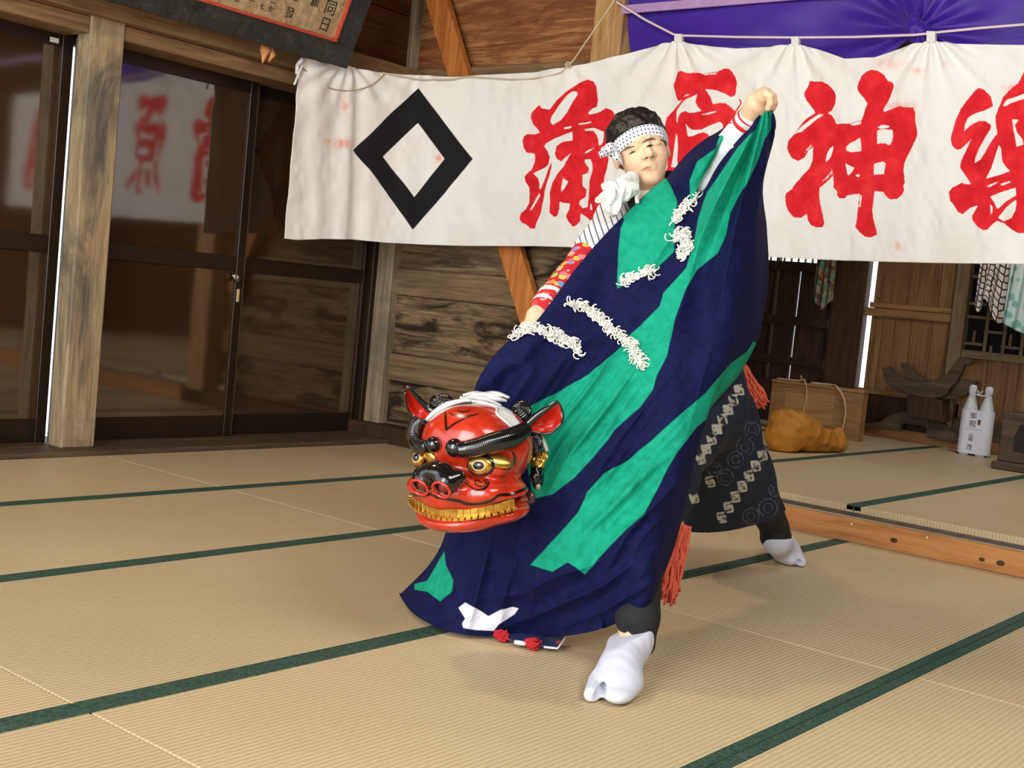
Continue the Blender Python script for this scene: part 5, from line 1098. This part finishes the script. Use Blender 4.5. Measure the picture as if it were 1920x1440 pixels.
tooth_arc(.0010, .0190, .0170, .016, .094, .141, .050, 20, 'upper_tooth')
tooth_arc(-.0115, .0065, .0130, .026, .100, .146, .050, 24, 'lower_tooth')
# nose
def nosef(P):
    p = tol(P); m = p.copy(); m[..., 0] = np.abs(p[..., 0])
    d = ell(m, (.030, .172, -.006), (.031, .032, .030)); d = smin(d, ell(p, (0, .166, .016), (.036, .034, .022)), .014)
    d = smin(d, ell(m, (.052, .160, .002), (.016, .020, .018)), .006)
    d = smax(d, -cap(m, (.031, .210, -.026), (.029, .172, -.010), .0185, .013), .004)
    return smax(d, -.037-p[..., 2], .004)
nb = np.stack([froml(c) for c in np.array(list(np.ndindex(2, 2, 2)))*np.array([.16, .13, .1])+np.array([-.08, .09, -.06])])
V, F = snet(nosef, nb.min(0), nb.max(0), .0022); nose = mk('nose', V, F, M_blk, head)
for s in (-1, 1):
    ctr_, axn = np.array([s*.0305, .1975, -.0195]), np.array([0, .92, -.39]); e_a = np.array([1.0, 0, 0]); e_b = np.cross(axn, e_a)
    tube('nostril_rim', [froml(ctr_+.0225*(math.cos(a)*e_a+.92*math.sin(a)*e_b)) for a in np.linspace(0, 2*np.pi, 29)], .0034, M_red2, head, 8)
    V, F = snet(lambda P, s=s: cap(tol(P), (s*.0295, .178, -.013), (s*.029, .155, -.004), .0185, .015), froml((s*.03, .171, -.02))-.05, froml((s*.03, .171, -.02))+.05, .0024)
    mk('nostril', V, F, lacq('nostril_red', S(120,26,16), .4), head)
# eyes
def disc_ell(name, ctr, nr, ra, rb, hgt, m, rot=0.0):
    e1 = RT-nr*(RT @ nr); e1 /= np.linalg.norm(e1); e2 = np.cross(nr, e1); a1 = math.cos(rot)*e1+math.sin(rot)*e2; a2 = np.cross(nr, a1); Rm = np.stack([a1, a2, nr], 1)
    k = max(ra, rb)*1.2+.004
    V, F = snet(lambda P: ell(P, ctr, (ra, rb, hgt), Rm), ctr-k, ctr+k, max(.0009, min(ra, rb, hgt)/5)); return mk(name, V, F, m, head)
def eye(ex_, ey_, tx, ty, sc, asp, tailr):
    p, nr = hm(ex_, ey_, .004); nr = nr*.55-_f*.35+(froml((0, 1, 0))-LO)*.25; nr /= np.linalg.norm(nr)
    pt, nt = hm(tx, ty); rot = 0
    disc_ell('eye_gold', pt+nt*.002, nt, tailr[0], tailr[1], .009, M_gold)
    disc_ell('eye_ring', p+nr*.000, nr, .0250*sc*asp, .0200*sc, .0120, M_blk)
    disc_ell('eyeball', p+nr*.0035, nr, .0215*sc*asp, .0165*sc, .0135, M_gold)
    disc_ell('iris', p+nr*.0095, nr, .0150*sc*asp, .0118*sc, .0088, lacq('eye_ivory', S(214,188,140), .2))
    disc_ell('pupil', p+nr*.0125, nr, .0112*sc*asp, .0085*sc, .0074, M_blk)
eye(903, 872, 934, 866, 1.28, 1.08, (.036, .0175)); eye(789, 860, 808, 856, 1.2, .75, (.024, .018))
# brows (grooved)
def brow(path, rad, flat):
    P = []
    for x, y in path: p, nr = hm(x, y, .010); P.append(p)
    P = spline(P, 30); rr = np.interp(np.linspace(0, 1, len(P)), np.linspace(0, 1, len(rad)), rad)*PXM
    rr = rr*(1+.035*np.sin(np.arange(len(P))*2.1)*(np.arange(len(P)) > 16)); rr[0] *= .3; rr[-1] *= .35; rr[1] *= .7; rr[-2] *= .7
    return tube('eyebrow', P, rr, M_blk, head, 18)
brow([(864,842),(892,838),(916,831),(940,825),(962,818),(980,808)], [15,17,18,18.5,17,14], 1)
brow([(810,835),(795,836),(782,826),(777,811),(781,797),(790,788)], [11,15,16,16,16,13], 1)
for x, y, r in ((854,839,17.5), (815,833,15)):
    p, nr = hm(x, y, .004); disc_ell('brow_knob', p, nr, r*PXM, r*PXM, r*PXM*.9, M_blk)
# ears
def ear(rows, ds, nm):
    C = np.array([[(x, y, d) for (x, y), d in zip(r, dr)] for r, dr in zip(rows, ds)], float); G = cr_grid(C, 24, 36)
    V = np.stack([A3(*g) for g in G.reshape(-1, 3)]); e = mk('ear', V, gridfaces(24, 36), M_red2, head, solid=.007)
    Vb = V+_f*.006; mk('ear_back', Vb, gridfaces(24, 36), M_blk, e, solid=.006)
    g = V.reshape(24, 36, 3); rimp = np.vstack([g[-1, :], g[::-1, -1], g[0, ::-1]]); k = len(rimp)
    rr = np.concatenate([np.full(36, .0032), np.full(24, .0036), np.linspace(.0045, .012, 36)]); tube('ear_rim', rimp[::2], rr[::2], M_blk, e, 10); return e
ear([[(986,800),(1002,783),(1024,767),(1045,753)], [(990,804),(1010,794),(1034,782),(1052,766)], [(994,807),(1014,806),(1038,800),(1055,782)], [(998,809),(1014,813),(1034,811),(1052,795)]],
    [[2.93,2.925,2.92,2.92],[2.935,2.95,2.95,2.935],[2.935,2.955,2.955,2.935],[2.93,2.935,2.93,2.93]], 'ear')
ear([[(814,772),(800,762),(782,744),(763,724)], [(808,778),(792,768),(774,750),(761,728)], [(804,783),(786,775),(768,758),(760,732)], [(800,787),(778,783),(764,765),(760,737)]],
    [[3.0,3.0,2.99,2.98],[3.0,3.02,3.01,2.985],[3.0,3.02,3.01,2.985],[2.99,3.0,2.995,2.98]], 'ear')
# carved curls, side hair and ornaments
def curl(nm, x, y, d, rx, ry, m, freq=900, amp=.0016, par=None):
    c = A3(x, y, d); k = max(rx, ry)*PXM; ax = (-_f*.75-.45*RT+.45*UP); ax /= np.linalg.norm(ax)
    Rm = np.stack([RT, UP, _f], 1)
    def f(P):
        w = P-c.astype(np.float32); u_ = w/np.linalg.norm(w, axis=-1, keepdims=True).clip(1e-6); an = np.arccos(np.clip(u_@ax.astype(np.float32), -1, 1))
        return ell(P, c, (rx*PXM, ry*PXM, k*.9), Rm)+amp*np.sin(an*freq*k)
    V, F = snet(f, c-k*1.25, c+k*1.25, .0017); return mk(nm, V, F, m, head)
curl('hair_curl', 978, 772, 2.955, 19, 21, M_blk); curl('hair_curl', 828, 752, 3.0, 22, 15, M_blk); curl('hair_curl', 995, 790, 2.96, 16, 11, M_blk, 500)
curl('side_curl', 1003, 829, 2.955, 15, 25, M_blk, 800); curl('gold_whorl', 1009, 866, 2.95, 13, 13, M_gold, 700, .002); curl('gold_whorl', 1018, 856, 2.96, 9, 11, M_gold, 700, .002)
curl('jaw_knob', 1003, 895, 2.95, 10, 13, M_blk, 0, 0); curl('jaw_bead', 1009, 912, 2.95, 5, 7, lacq('bead_ivory', S(206,180,140), .3), 0, 0); curl('side_curl', 1008, 885, 2.975, 13, 34, M_blk, 300, .001); curl('hinge_knob', 996, 933, 2.95, 9, 13, lacq('hinge_brown', S(96,60,54), .3), 0, 0); curl('ear_stud', 989, 812, 2.925, 6, 6, lacq('stud_ivory', S(206,180,150), .3), 0, 0)
# white rim, paper strips on the crown
tube('white_rim', spline([hm(x, y, .002)[0] for x, y in [(799,788),(812,775),(836,760),(864,752),(884,751)]], 6), np.interp(np.linspace(0, 1, 25), [0, .5, 1], [.004, .0075, .0035]), M_wl, head, 8)
tube('white_rim', spline([hm(x, y, .001)[0] for x, y in [(884,752),(905,755),(930,764),(931,776),(946,790),(962,804)]], 6), .0032, M_wl, head, 8)
for pts in ([(866,750),(885,743),(905,740),(925,742),(946,742)], [(862,746),(880,748),(900,742),(930,738),(955,746)], [(880,746),(905,748),(922,752),(940,762)], [(868,742),(890,738),(915,743),(935,748),(950,752)]):
    P = [A3(x, y, 2.955+random.uniform(-.01, .01)) for x, y in pts]; ribbon('paper_strip', P, [.004,.006,.006,.003], M_wl, random.uniform(-.6, .6), head)
ribbon('paper_strip', [A3(1012,815,2.95), A3(1018,826,2.95), A3(1026,846,2.955)], [.004,.006,.004], M_wl, .2, head)
